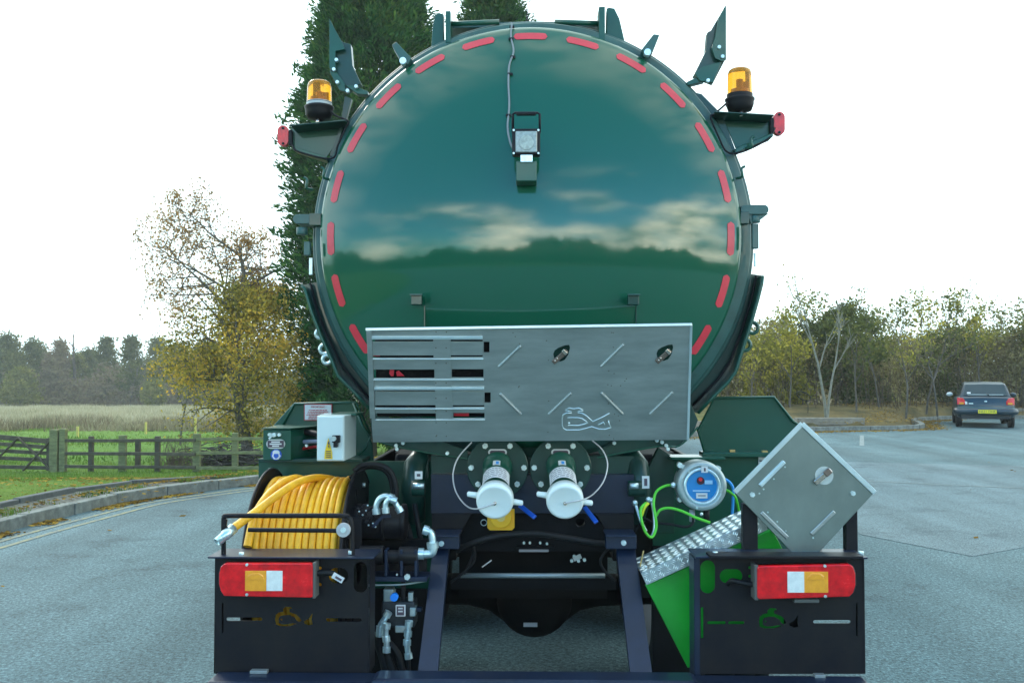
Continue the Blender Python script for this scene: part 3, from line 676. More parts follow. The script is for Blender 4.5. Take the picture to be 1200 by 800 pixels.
a = [p for p in offset(fine, .3) if 5 < p.y < 21]
litter(1500, a, .08, 'strip_leaves', 'small brown leaves caught along the gritty strip behind the kerb', lambda a, b: a*0+.15)
T_ = np.array([(p.x, p.y) for p in a]); i = np.random.randint(0, len(T_), 9000); Q = T_[i]+np.random.randn(9000, 2)*.09; Q = Q[(np.sin(Q[:, 1]*3.1)+np.sin(Q[:, 1]*7.7+1)) > .1]; n = len(Q)
h_ = np.random.rand(n)*.07+.02; an = np.random.rand(n)*6.28
v = np.stack([np.stack([Q[:, 0]-.006*np.cos(an), Q[:, 1]-.006*np.sin(an), np.full(n, .12)], 1), np.stack([Q[:, 0]+.006*np.cos(an), Q[:, 1]+.006*np.sin(an), np.full(n, .12)], 1), np.stack([Q[:, 0]+.03*np.sin(an), Q[:, 1], .12+h_], 1)], 1).reshape(-1, 3)
tag(put('strip_weeds', np_mesh('strip_weeds', v, np.arange(n*3).reshape(-1, 3)), L_LAWN), 'tufts of grass growing in the gritty strip behind the kerb', 'grass', kind='stuff')
# ---- fence, gate, markers
WOOD = mat('weathered_green_wood', (.17, .17, .075), .9, vary=.4, vscale=6, bump=.4, bscale=40, aniso=(1, 1, 3))
WOODD = mat('dark_weathered_wood', (.085, .068, .045), .9, vary=.4, vscale=6, bump=.4, bscale=40)
FY = 20.6
fx = P(150, 500, FY).x
fen = root('wooden_fence', (fx, FY, float(HL(fx, FY))), 'weathered three-rail wooden fence along the grass verge', 'fence')
def fp(px, Y=FY): x = P(px, 500, Y).x; return x, float(HL(x, Y))
posts = [(106, 511, .09), (143, 510, .15), (184, 511, .10), (230, 508, .15), (275, 507, .12), (322, 507, .14), (372, 507, .12)]
for px, ty, wd in posts:
    x, z = fp(px); top = P(px, ty, FY).z
    MB().box((x, FY+.05, (z-.1+top)/2), (wd, .1, top-z+.1)).build('post', WOOD if wd > .11 else WOODD, fen, .01)
px, ty = 162, 515; x, z = fp(px); top = P(px, ty, FY+.9).z
MB().box((P(162, 500, FY+.9).x, FY+.9, (z-.1+top)/2), (.1, .1, top-z+.1)).build('stub_post', WOODD, fen, .01)
for (x0, x1, ys, mt) in ((72, 230, ((516, 515.5), (531, 531), (546, 547)), WOODD), (230, 384, ((514.5, 514), (530.5, 530), (548, 547)), WOOD)):
    for k, (ya, yb) in enumerate(ys):
        cuts = [x0, (x0+x1)/2+(-1 if k % 2 else 7), x1]
        for a, b in zip(cuts, cuts[1:]):
            pa, pb = P(a, ya+(yb-ya)*(a-x0)/(x1-x0), FY), P(b, yb, FY)
            MB().bar(pa+Vector((.004, -.025, 0)), pb-Vector((.004, .025, random.uniform(-.02, .02))), .035, .066).build('rail', mt, fen, .006)
# gate posts are part of the fence's end
for px, ty, wd in ((64, 503, .17), (74, 502, .13)):
    x, z = fp(px); top = P(px, ty, FY).z
    MB().box((x, FY+.02, (z-.1+top)/2), (wd, wd, top-z+.1)).build('gate_post', WOOD, fen, .015)
gx0, gx1 = P(-70, 500, FY).x, P(59, 500, FY).x
gt = root('field_gate', ((gx0+gx1)/2, FY, float(HL(gx0, FY))), 'dark five-bar wooden field gate with crossed braces at the left edge', 'gate')
gl = lambda px, y: P(px, y, FY)
for (ya, yb) in ((506, 517), (515, 524), (524, 531), (533, 539), (545, 548)):
    MB().bar(gl(-70, ya), gl(59, yb), .03, .075 if ya != 506 else .10).build('rail', WOODD, gt, .006)
for a, b in (((22, 512), (60, 549)), ((58, 518), (28, 551)), ((22, 513), (-14, 549)), ((-60, 509), (-20, 550))):
    MB().bar(gl(*a)+Vector((0, -.035, 0)), gl(*b)+Vector((0, -.035, 0)), .03, .07, (0, 1, 0)).build('brace', WOODD, gt, .006)
for px in (57, -68): MB().box((P(px, 530, FY).x, FY, (gl(px, 513).z+gl(px, 551).z)/2), (.075, .06, gl(px, 513).z-gl(px, 551).z)).build('stile', WOODD, gt, .006)
YP = mat('yellow_marker_paint', (.62, .50, .12), .7, vary=.15)
for px, ty, by, lb in ((91, 499.5, 521, 'yellow marker post beyond the fence, nearest to the gate post'), (171, 494.5, 515, 'middle yellow marker post of the three in the field'), (229, 489.5, 508, 'yellow marker post nearest the autumn tree')):
    Y = 36 if px == 91 else 38; x = P(px, ty, Y).x; z = float(HL(x, Y)); top = P(px, ty, Y).z
    o = MB().box((x, Y, (z+top)/2), (.075, .075, top-z)).build('marker_post', YP, None, .01); tag(o, lb, 'post', 'yellow marker posts in the field')
random.seed(31)
thin_tree(212, 30, 2.9, 'thin bare sapling standing behind the wooden fence', L_OLV, 60, .12, BARK, .035, levels=1, nb=5, name='bare_sapling')
# brush pile behind the right end of the fence
m = MB(); random.seed(3)
for k in range(260):
    a = Vector((random.gauss(P(268, 500, 21.8).x, .42), 21.9+random.gauss(0, .25), float(HL(-6, 21.8))+abs(random.gauss(.2, .16))))
    th = random.uniform(0, 6.28); d = Vector((math.cos(th), math.sin(th)*.5, random.uniform(-.15, .25)))*random.uniform(.25, .75)
    m.tube([a-d/2, a+Vector((0, 0, random.uniform(-.03, .05))), a+d/2], [.018, .014, .006], 4, caps=False)
tag(m.build('brush_pile', mat('dead_branches', (.06, .05, .04), .9, vary=.4), None, fixn=False), 'dark heap of cut branches behind the right end of the fence', 'branches', kind='stuff')
m = MB(); random.seed(4)
for k in range(120):
    px = random.gauss(208, 12); Y = 21+random.uniform(.1, .6); x = P(px, 500, Y).x; z = float(HL(x, Y)); h = random.uniform(.3, .75)
    m.tube([(x, Y, z), (x+random.gauss(0, .06), Y, z+h*.5), (x+random.gauss(0, .15), Y+random.gauss(0, .1), z+h)], [.006, .004, .002], 3, caps=False)
tag(m.build('dry_weeds', TWIG, None, fixn=False), 'thin dry weed stems behind the middle of the fence', 'weeds', kind='stuff')

# ---- right bank: young trees in front of a mixed hedge
random.seed(21)
def hedge(n, x0, x1, Y0, Y1, hf, m, name, label, size=.09, z0=0.0):
    X = np.random.uniform(x0, x1, n); Yy = np.random.uniform(Y0, Y1, n)+np.clip(X-11, 0, 4)*.8; Hh = hf(X)*np.random.rand(n)**.75
    lump = .25*np.random.randn(n); v, f = leaves_np(np.stack([X, Yy, HL(X, Yy)+z0+Hh+lump*.3], 1), size, aspect=1.35)
    tag(put(name, np_mesh(name, v, f), m), label, 'undergrowth', kind='stuff')
L_BRN = leafmat('brown_hedge', [(.12, .10, .05), (.24, .20, .10), (.38, .34, .13)], .3, .5)
hedge(60000, 5.2, 30, 34.5, 37.5, lambda X: 2.3+.5*np.sin(X*.9)+.35*np.sin(X*2.3+1)+.5*(X > 17), L_BRN, 'bank_undergrowth', 'brown tangled undergrowth behind the young trees on the bank', .07)
hedge(42000, 5.2, 30, 36, 39, lambda X: 3.1+.6*np.sin(X*.7)+.5*np.sin(X*1.9+1)+.2*np.sin(X*5), L_OLV, 'bank_hedge', 'olive hedge standing behind the brown undergrowth', .08)
m = MB()
for k in range(420):
    x = random.uniform(5, 28); Y = random.uniform(32.8, 36)+min(4, max(0, x-11))*.8; z = float(HL(x, Y)); h = random.uniform(.8, 2.6)
    m.tube([(x, Y, z), (x+random.gauss(0, .12), Y, z+h*.5), (x+random.gauss(0, .3), Y, z+h)], [.012, .008, .003], 3, caps=False)
tag(m.build('bramble_stems', TWIG, None, fixn=False), 'bare brown stems and brambles along the bank', 'stems', kind='stuff')
def bush(px, Y, ty, wpx, lm, label, n=9000, lsize=.075, name='bush'):
    p = P(px, ty, Y); x = p.x; z0 = float(HL(x, Y)); h = p.z-z0; wd = wpx*Y/F; t = root(name, (x, Y, z0), label, 'bush')
    lines, tips = grow((x, Y, z0), h*.6, .06, (0, 0, 0), 2, 6, .9, .1, .1, .6, .3); wood(lines, BARK, t, 'stems', (5, 4, 3, 3, 3))
    cs = []
    for k in range(60):
        a = random.uniform(0, 6.28); hh = random.uniform(.08, .95); rr = wd/2*math.sqrt(max(0, 1-(hh-.2)**2/.7))*random.uniform(.35, 1)
        cs.append(Vector((x+rr*math.cos(a), Y+rr*.7*math.sin(a), z0+h*hh)))
    C = scatter(cs, n, .15); C[:, 2] = np.maximum(C[:, 2], z0+.05); crown(C, lsize, lm, t, 'foliage', aspect=1.4)
bush(978, 36, 357, 130, L_GRN, 'large rounded dark green bush behind the pale twin-stemmed tree', 16000, .085)
bush(905, 34.5, 398, 90, L_YG, 'yellow-green bush next to the tank at the near end of the bank', 4500)
bush(1108, 39, 388, 90, L_GRN, 'olive bush left of the parked car on the bank', 8000)
bush(1195, 39, 384, 70, L_BRN, 'brown bush on the bank at the right edge of the photo', 7000)
thin_tree(968, 30.6, 3.6, 'pale twin-stemmed young tree on the bank edge with bare twigs', L_YG, 160, .15, BIRCH, .055, (-.10, 0, 0), levels=3, nb=4, first=.4, name='pale_tree', sp=.4)
t0 = bpy.data.objects['pale_tree']
random.seed(8)
ls, tp = grow((t0.location.x+.03, 30.6, t0.location.z+.1), 3.3, .045, (.14, 0, 0), 3, 4, .4, .4, .08, .5, .3)
wood(ls, BIRCH, t0, 'second_stem')
specs = [(880, 33.2, 2.2, L_YG, 600, 'short yellow sapling nearest the tanker on the bank'),
         (925, 33.0, 2.7, L_YG, 900, 'leafy yellow-green sapling left of the pale tree'),
         (1003, 32.0, 2.6, L_GRN, 800, 'slender sapling just right of the pale tree'),
         (1030, 34.0, 3.3, L_OLV, 500, 'tall thin olive sapling between the dark bush and the car'),
         (1061, 31.9, 3.1, L_OLV, 500, 'thin tall young tree midway along the bank with few yellow leaves'),
         (1085, 34.0, 3.2, L_GRN, 420, 'bare-topped young tree behind the middle of the bank'),
         (1098, 33.6, 3.6, L_YG, 650, 'sparse yellow young tree just left of the car'),
         (1128, 38.5, 3.8, L_OLV, 300, 'spindly bare young tree rising above the left of the car'),
         (1150, 37.8, 3.5, L_YG, 1300, 'bright yellow-leaved sapling directly behind the car'),
         (1172, 39, 3.7, L_OLV, 350, 'spindly bare young tree rising above the right of the car'),
         (1196, 38.4, 3.5, L_GRN, 900, 'olive young tree at the right edge behind the car'),
         (1218, 38, 3.7, L_OLV, 700, 'young tree just past the right edge of the photo')]
for px, Y, h, lm, nl, lb in specs: thin_tree(px, Y, h, lb, lm, nl, .16, BARK, .035, (random.uniform(-.06, .06), 0, 0), 'young trees on the bank', .075, 3, 4, .3, 'young_tree')
# black hoop caught on the bank
x, Y = P(942, 464, 31.6).x, 31.6; zc = P(942, 464, 31.6).z; m = MB()
m.tube([Vector((x+.22*math.cos(a), Y+.05*math.sin(a), zc+.13*math.sin(a)-.07*math.cos(a))) for a in [2*math.pi*i/20 for i in range(20)]], .018, 6, closed=True)
m.tube([(x+.06, Y, zc-.13), (x+.13, Y, zc-.3), (x+.12, Y, float(HL(x, Y)))], .012, 5)
tag(m.build('black_hoop', RUB, None), 'black bent hoop of pipe standing on the bank near the pale tree', 'hoop')
# wood behind the photographer, mirrored in the tank door
nn = 60000; ang = np.random.uniform(-1.25, 1.25, nn); rad_ = np.random.uniform(40, 48, nn); X = np.sin(ang)*rad_; Yy = -np.cos(ang)*rad_
top = 3.3+1.6*np.sin(ang*3.1+.8)+1.0*np.sin(ang*9)+.5*np.sin(ang*21)+.3*np.sin(ang*61)+.5*np.abs(np.random.randn(nn))
v, f = leaves_np(np.stack([X, Yy, np.random.rand(nn)*np.maximum(top, .8)], 1), .35, aspect=1.3)
tag(put('wood_behind', np_mesh('wood_behind', v, f), L_GRN), 'dark wood mirrored along the horizon in the shiny tank door', 'wood', kind='stuff')

# ================================================================== THE TANKER
TR = root('tanker_truck', (0, 7.5, 0), 'large dark green vacuum tanker lorry seen square from behind with round polished tank door', 'tanker lorry')
def V(px, py, Y): return P(px, py, Y)
def tubep(name, pts, r, m, parent, n=8, k=5, **kw):
    q = [V(*p) for p in pts]; return MB().tube(cat(q, k) if len(q) > 2 else q, r, n).build(name, m, parent, fixn=False, **kw)
def xcyl(mb, px0, px1, py, Y, r_px, n=20):
    a, b = V(px0, py, Y), V(px1, py, Y); b.z = a.z; return mb.cyl(a, b, r_px*Y/F, n=n)
def ycyl(mb, px, py, Y, depth, r_px, n=20, r1=None):
    a = V(px, py, Y); return mb.cyl(a, a+Vector((0, depth, 0)), r_px*Y/F, None if r1 is None else r1*Y/F, n=n)

# ---------------- tank and door
DC = V(621, 276, 4.42); DC.y = 4.45
RC = 1.9; KN = .05; RB = .945
s_ = (RB-KN)/(RC-KN); PHI = math.asin(s_); RK = RC*s_; TS = KN*math.cos(PHI)-RC*math.cos(PHI)
def door_t(r): return TS+math.sqrt(RC*RC-r*r)
prof = [(-.03, RB-.03), (-.03, RB), (0, RB)]
for i in range(1, 9):
    th = (math.pi/2-PHI)*i/8; prof.append((KN*math.sin(th), RB-KN+KN*math.cos(th)))
for i in range(1, 33): r = RK*(1-i/32); prof.append((door_t(r), max(r, .0005)))
door = MB().lathe(DC, (0, -1, 0), prof, 128).build('tank_door', DOORG, TR, fixn=True)
c2 = DC+Vector((.010, 0, -.006))
MB().lathe(c2, (0, 1, 0), [(.012, .90), (.012, .976), (.02, .982), (.045, .982), (.05, .95)], 128).build('door_rim', RIM, TR)
MB().lathe(c2, (0, 1, 0), [(.055, .94), (.055, .996), (.06, 1.002), (.085, 1.002), (.09, .95)], 128).build('tank_flange', RIM, TR)
MB().lathe(c2, (0, 1, 0), [(.09, .975), (6.2, .975), (6.35, .90), (6.45, .6), (6.5, .001)], 96).build('tank_shell', GREEN, TR)
for k in range(3):
    MB().lathe(c2, (0, 1, 0), [(1.4+k*1.6, .97), (1.4+k*1.6, 1.0), (1.46+k*1.6, 1.0), (1.46+k*1.6, .97)], 96).build('stiffening_ring', GREEN, TR)
# red reflective strips round the door
def tape(ang, L=.150, wd=.034, r0=.885):
    vs = []; ni, nj = 18, 4
    for i in range(ni+1):
        s = -L/2+L*i/ni; e = abs(s)-(L/2-wd/2); h = wd/2*math.sqrt(max(0, 1-(e/(wd/2))**2)) if e > 0 else wd/2; h = max(h, .0004)
        for j in range(nj+1):
            r = r0+h*(2*j/nj-1); a = ang+s/r0
            nrm = Vector((math.sin(a)*r/RC, -(door_t(r)-TS)/RC, math.cos(a)*r/RC))
            vs.append(DC+Vector((math.sin(a)*r, -door_t(r), math.cos(a)*r))+nrm*.0022)
    fs = [(i*(nj+1)+j, i*(nj+1)+j+1, (i+1)*(nj+1)+j+1, (i+1)*(nj+1)+j) for i in range(ni) for j in range(nj)]
    MB().add(vs, fs, True).build('reflective_strip', RED, door)
for k in range(-8, 9): tape(R(15.2*k)+R(.2))
def on_door(px, py, lift=0.0):
    d = (V(px, py, 5)-Vector((0, 0, EYE))).normalized(); o = Vector((0, 0, EYE)); c = DC+Vector((0, -TS, 0)); oc = o-c
    b = oc.dot(d); cc = oc.length_squared-RC*RC; t = -b-math.sqrt(max(b*b-cc, 0)); p = o+d*t; n = (p-c).normalized(); return p+n*lift, n
# wiring down the door, with clips
wp = [(600, 30), (599, 45), (602, 62), (597, 78), (596, 100), (597, 125), (595, 150), (598, 168), (602, 176)]
q = [on_door(a, b, .008)[0] for a, b in wp]; q[0] = V(600, 27, 4.40)
MB().tube(cat(q, 5), .0042, 7).build('lamp_wire', mat('grey_wire', (.20, .23, .24), .5), TR, fixn=False)
m = MB()
for a, b in ((600, 33), (599, 47), (601, 68), (598, 88), (596, 136)):
    p, n = on_door(a, b, .006); m.box(p, (.022, .012, .010))
m.build('wire_clips', BLACK, TR, .001)
# work lamp
lp, ln = on_door(617, 166); LY = lp.y-.14
lamp = root  # noqa
lb = fbox('work_lamp', 600, 150.5, 633, 181.5, LY, .055, BLACK, TR, .006)
lg = fbox('lamp_glass', 604, 153.5, 629.5, 178.5, LY-.004, .01, GLASS, lb, .003)
m = MB(); ycyl(m, 617, 167, LY-.008, .006, 8.5, 24); m.build('reflector', CHROME, lb)
m = MB()
for a, b in ((602, 152.5), (631, 152.5), (602, 179.5), (631, 179.5)): ycyl(m, a, b, LY-.006, .012, 1.3, 8)
m.build('lamp_screws', BOLT, lb)
m = MB(); m.tube([V(601, 156, LY+.03), V(601, 134, LY+.03), V(603, 132.5, LY+.03), V(630, 132.5, LY+.03), V(632.5, 134, LY+.03), V(632.5, 156, LY+.03)], .0055, 6)
m.build('lamp_handle', BLACK, lb)
m = MB(); m.bar(V(605, 133.5, LY+.028), V(628, 133.5, LY+.028), .022, .014); m.build('handle_grip', BLACK, lb, .004)
m = MB(); a = V(617, 186, LY+.02); m.box(a, (.05, .03, .035)); m.box(a+Vector((0, .03, -.02)), (.06, .008, .03)); m.build('lamp_bracket', ZINC, lb, .002)
a = V(617, 190, LY+.03); b, n = on_door(617, 203, .0)
m = MB(); m.box((b+Vector((0, -.05, -.012))), (.086, .11, .085)); m.build('lamp_mount', GREEN, TR, .004)  # green block stands in for the bracket's reflection in the door
# two small hinge tabs low on the door
for px in (492, 739):
    p, n = on_door(px, 352, .03); t = MB().box(p+Vector((0, -.012, .002)), (.046, .05, .040)).build('door_tab', GREEN2, TR, .003)
    MB().box(p+Vector((0, -.040, .024)), (.052, .03, .005)).build('tab_plate', RIM, t)
    p2, _ = on_door(px+6, 370, .004); MB().box(p2, (.004, .01, .13)).build('seam', GREEN2, t)  # line under the tab is its reflection, built as a thin bar

# ---------------- rim furniture, top
for sgn, pts, strip in ((-1, [(505, 60), (507, 30), (510, 18), (514, 15), (520, 17), (520, 50)], (522, 13, 528, 50)),
                        (1, [(710, 50), (711, 10), (714, 9), (720, 10), (726, 22), (733, 52), (733, 60), (712, 60)], (702, 8, 709, 48))):
    front_plate('top_fin', pts, 4.52, .05, GREEN, TR, bevel=.003)
    fbox('fin_strip', *strip, 4.46, .12, GREEN, TR)
fbox('top_walkway', 526, 25, 704, 33, 4.60, .9, GREEN2, TR)
MB().cyl(V(528, 28.5, 4.5), V(585, 26, 4.5), .012).build('walkway_rail', GREEN, TR); MB().cyl(V(650, 26, 4.5), V(704, 28, 4.5), .012).build('walkway_rail', GREEN, TR)
fbox('marker_post', 617, 10, 618.4, 30, 4.7, .006, BLACK, TR, 0)
# small over-centre clips
for pts, b0 in (([(459, 53), (464, 49), (482, 68), (478, 76), (470, 72)], (472, 71)), ([(773, 41), (766, 40), (752, 58), (756, 64), (765, 61)], (759, 61))):
    c = front_plate('door_clip', pts, 4.40, .09, RIM, TR, bevel=.003)
    m = MB(); ycyl(m, b0[0], b0[1], 4.38, .04, 4, 12); m.build('clip_pin', ZINC, c)
# folding sign boards on arms either side of the top
for side in (-1, 1):
    if side < 0:
        main = [(386, 22), (391, 32), (402, 52), (404, 58), (393, 60), (393, 84), (386, 80)]
        fold = [(388, 40), (403, 50), (411, 52), (413, 77), (423, 98), (406, 108), (387, 86)]
        low = [(386, 84), (394, 84), (404, 98), (405, 108), (398, 106)]
        arm = [(404, 100), (412, 100), (431, 107), (431, 111), (418, 110)]; bolts = [(394, 70), (391, 81), (395, 96), (407, 106), (417, 101)]
    else:
        main = [(851, 6), (851, 70), (846, 72), (838, 68), (834, 56), (838, 44), (842, 22), (848, 10)]
        fold = [(847, 12), (833, 36), (829, 38), (827, 60), (813, 88), (836, 97), (850.5, 69)]
        low = [(814, 86), (824, 78), (846, 72), (836, 97), (820, 95)]
        arm = [(805, 96), (818, 90), (826, 95), (814, 98), (806, 100)]; bolts = [(843, 55), (847, 66), (830, 94)]
    b = front_plate('sign_board', main, 4.46, .012, GREEN, TR, bevel=.001)
    T = lambda u, v, w_: V(u, v, 4.50+(u-830 if side > 0 else 400-u)*-.002+w_)
    MB().plate(fold, [], lambda u, v, w_: V(u, v, 4.49)+Vector((0, w_, 0)), .05).build('folded_panel', GREEN2, b, .002)
    MB().plate(low, [], lambda u, v, w_: V(u, v, 4.47)+Vector((0, w_, 0)), .02).build('hinge_panel', GREEN, b, .002)
    MB().plate(arm, [], lambda u, v, w_: V(u, v, 4.48)+Vector((0, w_, 0)), .05).build('arm', GREEN, b, .002)
    m = MB()
    for x, y in bolts: ycyl(m, x, y, 4.45, .02, 2.1, 8)
    m.build('bolts', BOLT, b)
# beacon arms
for side, top, face, box_, wire_ in ((-1, [(340, 146), (406, 140), (399, 152), (342, 152)], [(341, 150), (400, 151), (393, 170), (383, 184), (343, 172)], (374, 140), None),
                       (1, [(838, 131), (907, 135), (902, 141), (846, 141)], [(846, 132), (907, 138), (906, 156), (862, 174), (850, 145)], (867, 131), None)):
    arm = MB().plate(face, [], lambda u, v, w_: V(u, v, 4.52)+Vector((0, w_, 0)), .006).build('beacon_arm', GREEN, TR, .002)
    a, b = (V(340, 147, 4.40), V(405, 141, 4.40)) if side < 0 else (V(838, 131, 4.40), V(907, 135, 4.40))
    m = MB(); m.bar(a+Vector((0, .085, 0)), b+Vector((0, .085, 0)), .17, .006); m.build('arm_top_plate', GREEN2, arm, .002)
    g = [(404, 112), (412, 116), (405, 142), (391, 184), (386, 183), (399, 148)] if side < 0 else [(812, 108), (822, 110), (846, 134), (862, 176), (856, 178), (838, 140)]
    MB().plate(g, [], lambda u, v, w_: V(u, v, 4.50)+Vector((0, w_, 0)), .03).build('arm_gusset', GREEN2, arm, .002)
    lo = [(343, 172), (383, 184), (382, 188), (343, 175)] if side < 0 else [(862, 174), (906, 156), (906, 160), (862, 179)]
    MB().plate(lo, [], lambda u, v, w_: V(u, v, 4.45)+Vector((0, w_, 0)), .09).build('arm_lower_lip', GREEN, arm, .001)
    # red end marker
    ex = (325, 147, 338, 171) if side < 0 else (907, 131, 920, 158)
    mk = front_plate('marker_lamp', obround(*ex, 5), 4.50, .035, REDL, arm, bevel=.004)
    cx = (ex[0]+ex[2])/2; m = MB()
    ycyl(m, cx, ex[1]+3, 4.495, .02, 1.6, 8); ycyl(m, cx, ex[3]-3, 4.495, .02, 1.6, 8); m.build('marker_screws', BLACK, mk)
    fb = (338, 152, 342, 170) if side < 0 else (903, 138, 907, 155); fbox('marker_backing', *fb, 4.49, .04, BLACK, arm)
    # beacon
    bx, by = box_; hb = by; Yb = 4.46; s = Yb/F; top_y = 94 if side < 0 else 80
    base = V(bx, by, Yb); H = (by-top_y)*s
    bc = MB().lathe(base, (0, 0, 1), [(-.012, .014), (0, .03), (.004, .052), (.03, .062), (.045, .062), (.05, .066), (.058, .066), (.062, .055), (.075, .058)], 28).build('beacon', BLACK, arm)
    r = .0555; m = MB(); m.lathe(base, (0, 0, 1), [(.072, r), (H-.03, r*.97), (H-.012, r*.9), (H-.003, r*.72), (H, .001)], 32); m.build('beacon_dome', AMBG, bc)
    m = MB(); m.lathe(base, (0, 0, 1), [(.07, .03), (.10, .03), (.102, .012), (H-.055, .012), (H-.05, .001)], 16); m.box(base+Vector((.012, .01, H*.55)), (.035, .006, .05)); m.build('beacon_bulb', mat('beacon_inner', (.25, .06, .005), .4), bc)
    m = MB(); m.lathe(base, (0, 0, 1), [(.062, .0575), (.078, .0575)], 28); m.build('beacon_collar', mat('beacon_grey', (.45, .47, .45), .4) if side < 0 else BLACK, bc)
    m = MB(); m.cyl(base+Vector((0, -.03, -.03)), base+Vector((0, -.03, -.005)), .008, n=8); m.build('beacon_bolt', BARE, bc)
    wpt = [(bx+11, by-12, 4.44), (bx+20, by-4, 4.43), (bx+34, by+2, 4.43), (405, 150, 4.43), (396, 170, 4.43), (388, 186, 4.44), (350, 178, 4.44), (343, 170, 4.45)] if side < 0 else \
          [(bx-13, by-12, 4.44), (bx-22, by-4, 4.43), (bx-30, by+3, 4.43), (833, 138, 4.43), (842, 160, 4.43), (852, 178, 4.44), (870, 178, 4.44), (900, 163, 4.45), (908, 150, 4.47)]
    tubep('beacon_cable', wpt, .0045, BLACK, arm)
# clamps round the rim
for side in (-1, 1):
    if side < 0: a, b, knob, blk, st, lug = (378, 262), (343, 257), (354, 272), (356, 283, 363, 299), (362, 302, 366, 322), (362, 322)
    else: a, b, knob, blk, st, lug = (868, 250), (901, 246), (884, 258), (882, 262, 889, 291), (884, 296, 886, 312), (883, 318)
    m = MB()
    x0, x1 = min(a[0], b[0]), max(a[0], b[0])
    yt = min(a[1], b[1])-6
    c = MB().plate(obround(x0, yt, x1, yt+11, 4), [], lambda u, v, w_: V(u, v, 4.44)+Vector((0, w_, 0)), .10).build('clamp_arm', RIM, TR, .004)
    if side < 0: fbox('clamp_block', 362, 250, 376, 264, 4.43, .1, GREEN2, c)
    else: 
        fbox('clamp_block', 868, 248, 878, 262, 4.43, .1, GREEN2, c)
        MB().plate([(875, 250), (901, 250), (892, 257), (880, 262)], [], lambda u, v, w_: V(u, v, 4.45)+Vector((0, w_, 0)), .06).build('clamp_web', RIM, c, .002)
    m = MB(); p = V(knob[0], knob[1], 4.47); m.cyl(p+Vector((0, 0, .02)), p-Vector((0, 0, .012)), .026, n=16); m.build('clamp_nut', RIM, c, .002)
    fbox('clamp_bolt', *blk, 4.38, .03, RIM, c); fbox('clamp_rod', *st, 4.42, .015, BOLT, c)
    for ux, uy in (((356, 208), (376, 196)) if side < 0 else ((884, 160), (873, 195))):
        pts = [(ux, uy, 4.42), (ux+side*-4, uy+3, 4.42), (ux+side*-3, uy+12, 4.42), (ux-side*10, uy+14, 4.45)]
        tubep('rim_hook', pts, .006, GREEN, TR, k=3)
# gutter guards hugging the lower sides
GL = [(353, 334), (357, 338), (365, 365), (376, 394), (388, 420), (396, 440), (418, 462), (436, 482)]
GI = [(372, 330), (376, 352), (386, 382), (402, 412), (420, 440), (444, 468)]
GRr = [(894, 323), (893, 332), (888, 352), (880, 380), (871, 408), (862, 436), (853, 448), (835, 466), (818, 484)]
GIr = [(878, 322), (872, 352), (862, 382), (848, 412), (830, 440), (806, 466)]
for outer, inner in ((GL, GI), (GRr, GIr)):
    ow = [V(x, y, 4.56) for x, y in outer]; iw = [c2+(Vector((p.x-c2.x, 0, p.z-c2.z))).normalized()*.94 for p in ow]
    g = MB().plate([(p.x, p.z) for p in ow]+[(p.x, p.z) for p in iw[::-1]], [], lambda u, v, w_: Vector((u, 4.56+w_, v)), .008).build('gutter_guard', GREEN2, TR, 0)
    fr_ = [V(x, y, 4.46) for x, y in outer]; bk_ = [p+Vector((0, .28, 0)) for p in fr_]; n = len(fr_); m = MB()
    m.add(fr_+bk_, [(i, i+1, n+i+1, n+i) for i in range(n-1)]); o = m.build('guard_lip', GREEN, g); sm = o.modifiers.new('thick', 'SOLIDIFY'); sm.thickness = .008
    m = MB(); m.tube(fr_, .007, 6); m.build('guard_bead', GREEN, g)
    mid = [((a[0]+b[0])/2, (a[1]+b[1])/2) for a, b in zip(outer, [inner[min(int(i*len(inner)/len(outer)), len(inner)-1)] for i in range(len(outer))])]
    m = MB(); m.tube([V(x, y, 4.53) for x, y in mid], .006, 6); m.build('guard_seam', RUB, g)
for x, y, r in ((375, 391, 5), (380, 409, 5.5), (383, 421, 5), (882, 384, 6.5), (873, 404, 6.5)):
    m = MB(); c = V(x, y, 4.60); rr = r*4.6/F
    m.tube([c+Vector((rr*math.cos(a), .004, rr*math.sin(a))) for a in [2*math.pi*i/16 for i in range(16)]], .009, 6, closed=True); m.build('lifting_eye', GREEN if x > 600 else ZINC, TR)
# V-shaped lower splash plates under the tank
for pts in ([(432, 470), (436, 512), (452, 520), (500, 530), (548, 537), (548, 528), (470, 500)], [(806, 466), (818, 492), (812, 508), (795, 522), (770, 522), (706, 536), (700, 528), (770, 495)]):
    MB().plate(pts, [], lambda u, v, w_: V(u, v, 4.40)+Vector((0, w_, 0)), .006).build('splash_plate', GREEN2, TR, .001)
tubep('splash_edge', [(436, 512, 4.39), (452, 520, 4.385), (500, 530, 4.385), (552, 538, 4.385)], .004, GREEN, TR)
tubep('splash_edge', [(700, 536, 4.385), (770, 523, 4.385), (796, 522, 4.385), (818, 500, 4.385)], .004, GREEN, TR)
m = MB()
for x, y in ((464, 522), (465, 526), (472, 519), (770, 516), (776, 518), (781, 522), (783, 526), (524, 531), (720, 519)): ycyl(m, x, y, 4.37, .02, 2.2, 8)
m.build('splash_bolts', ZINC, TR)

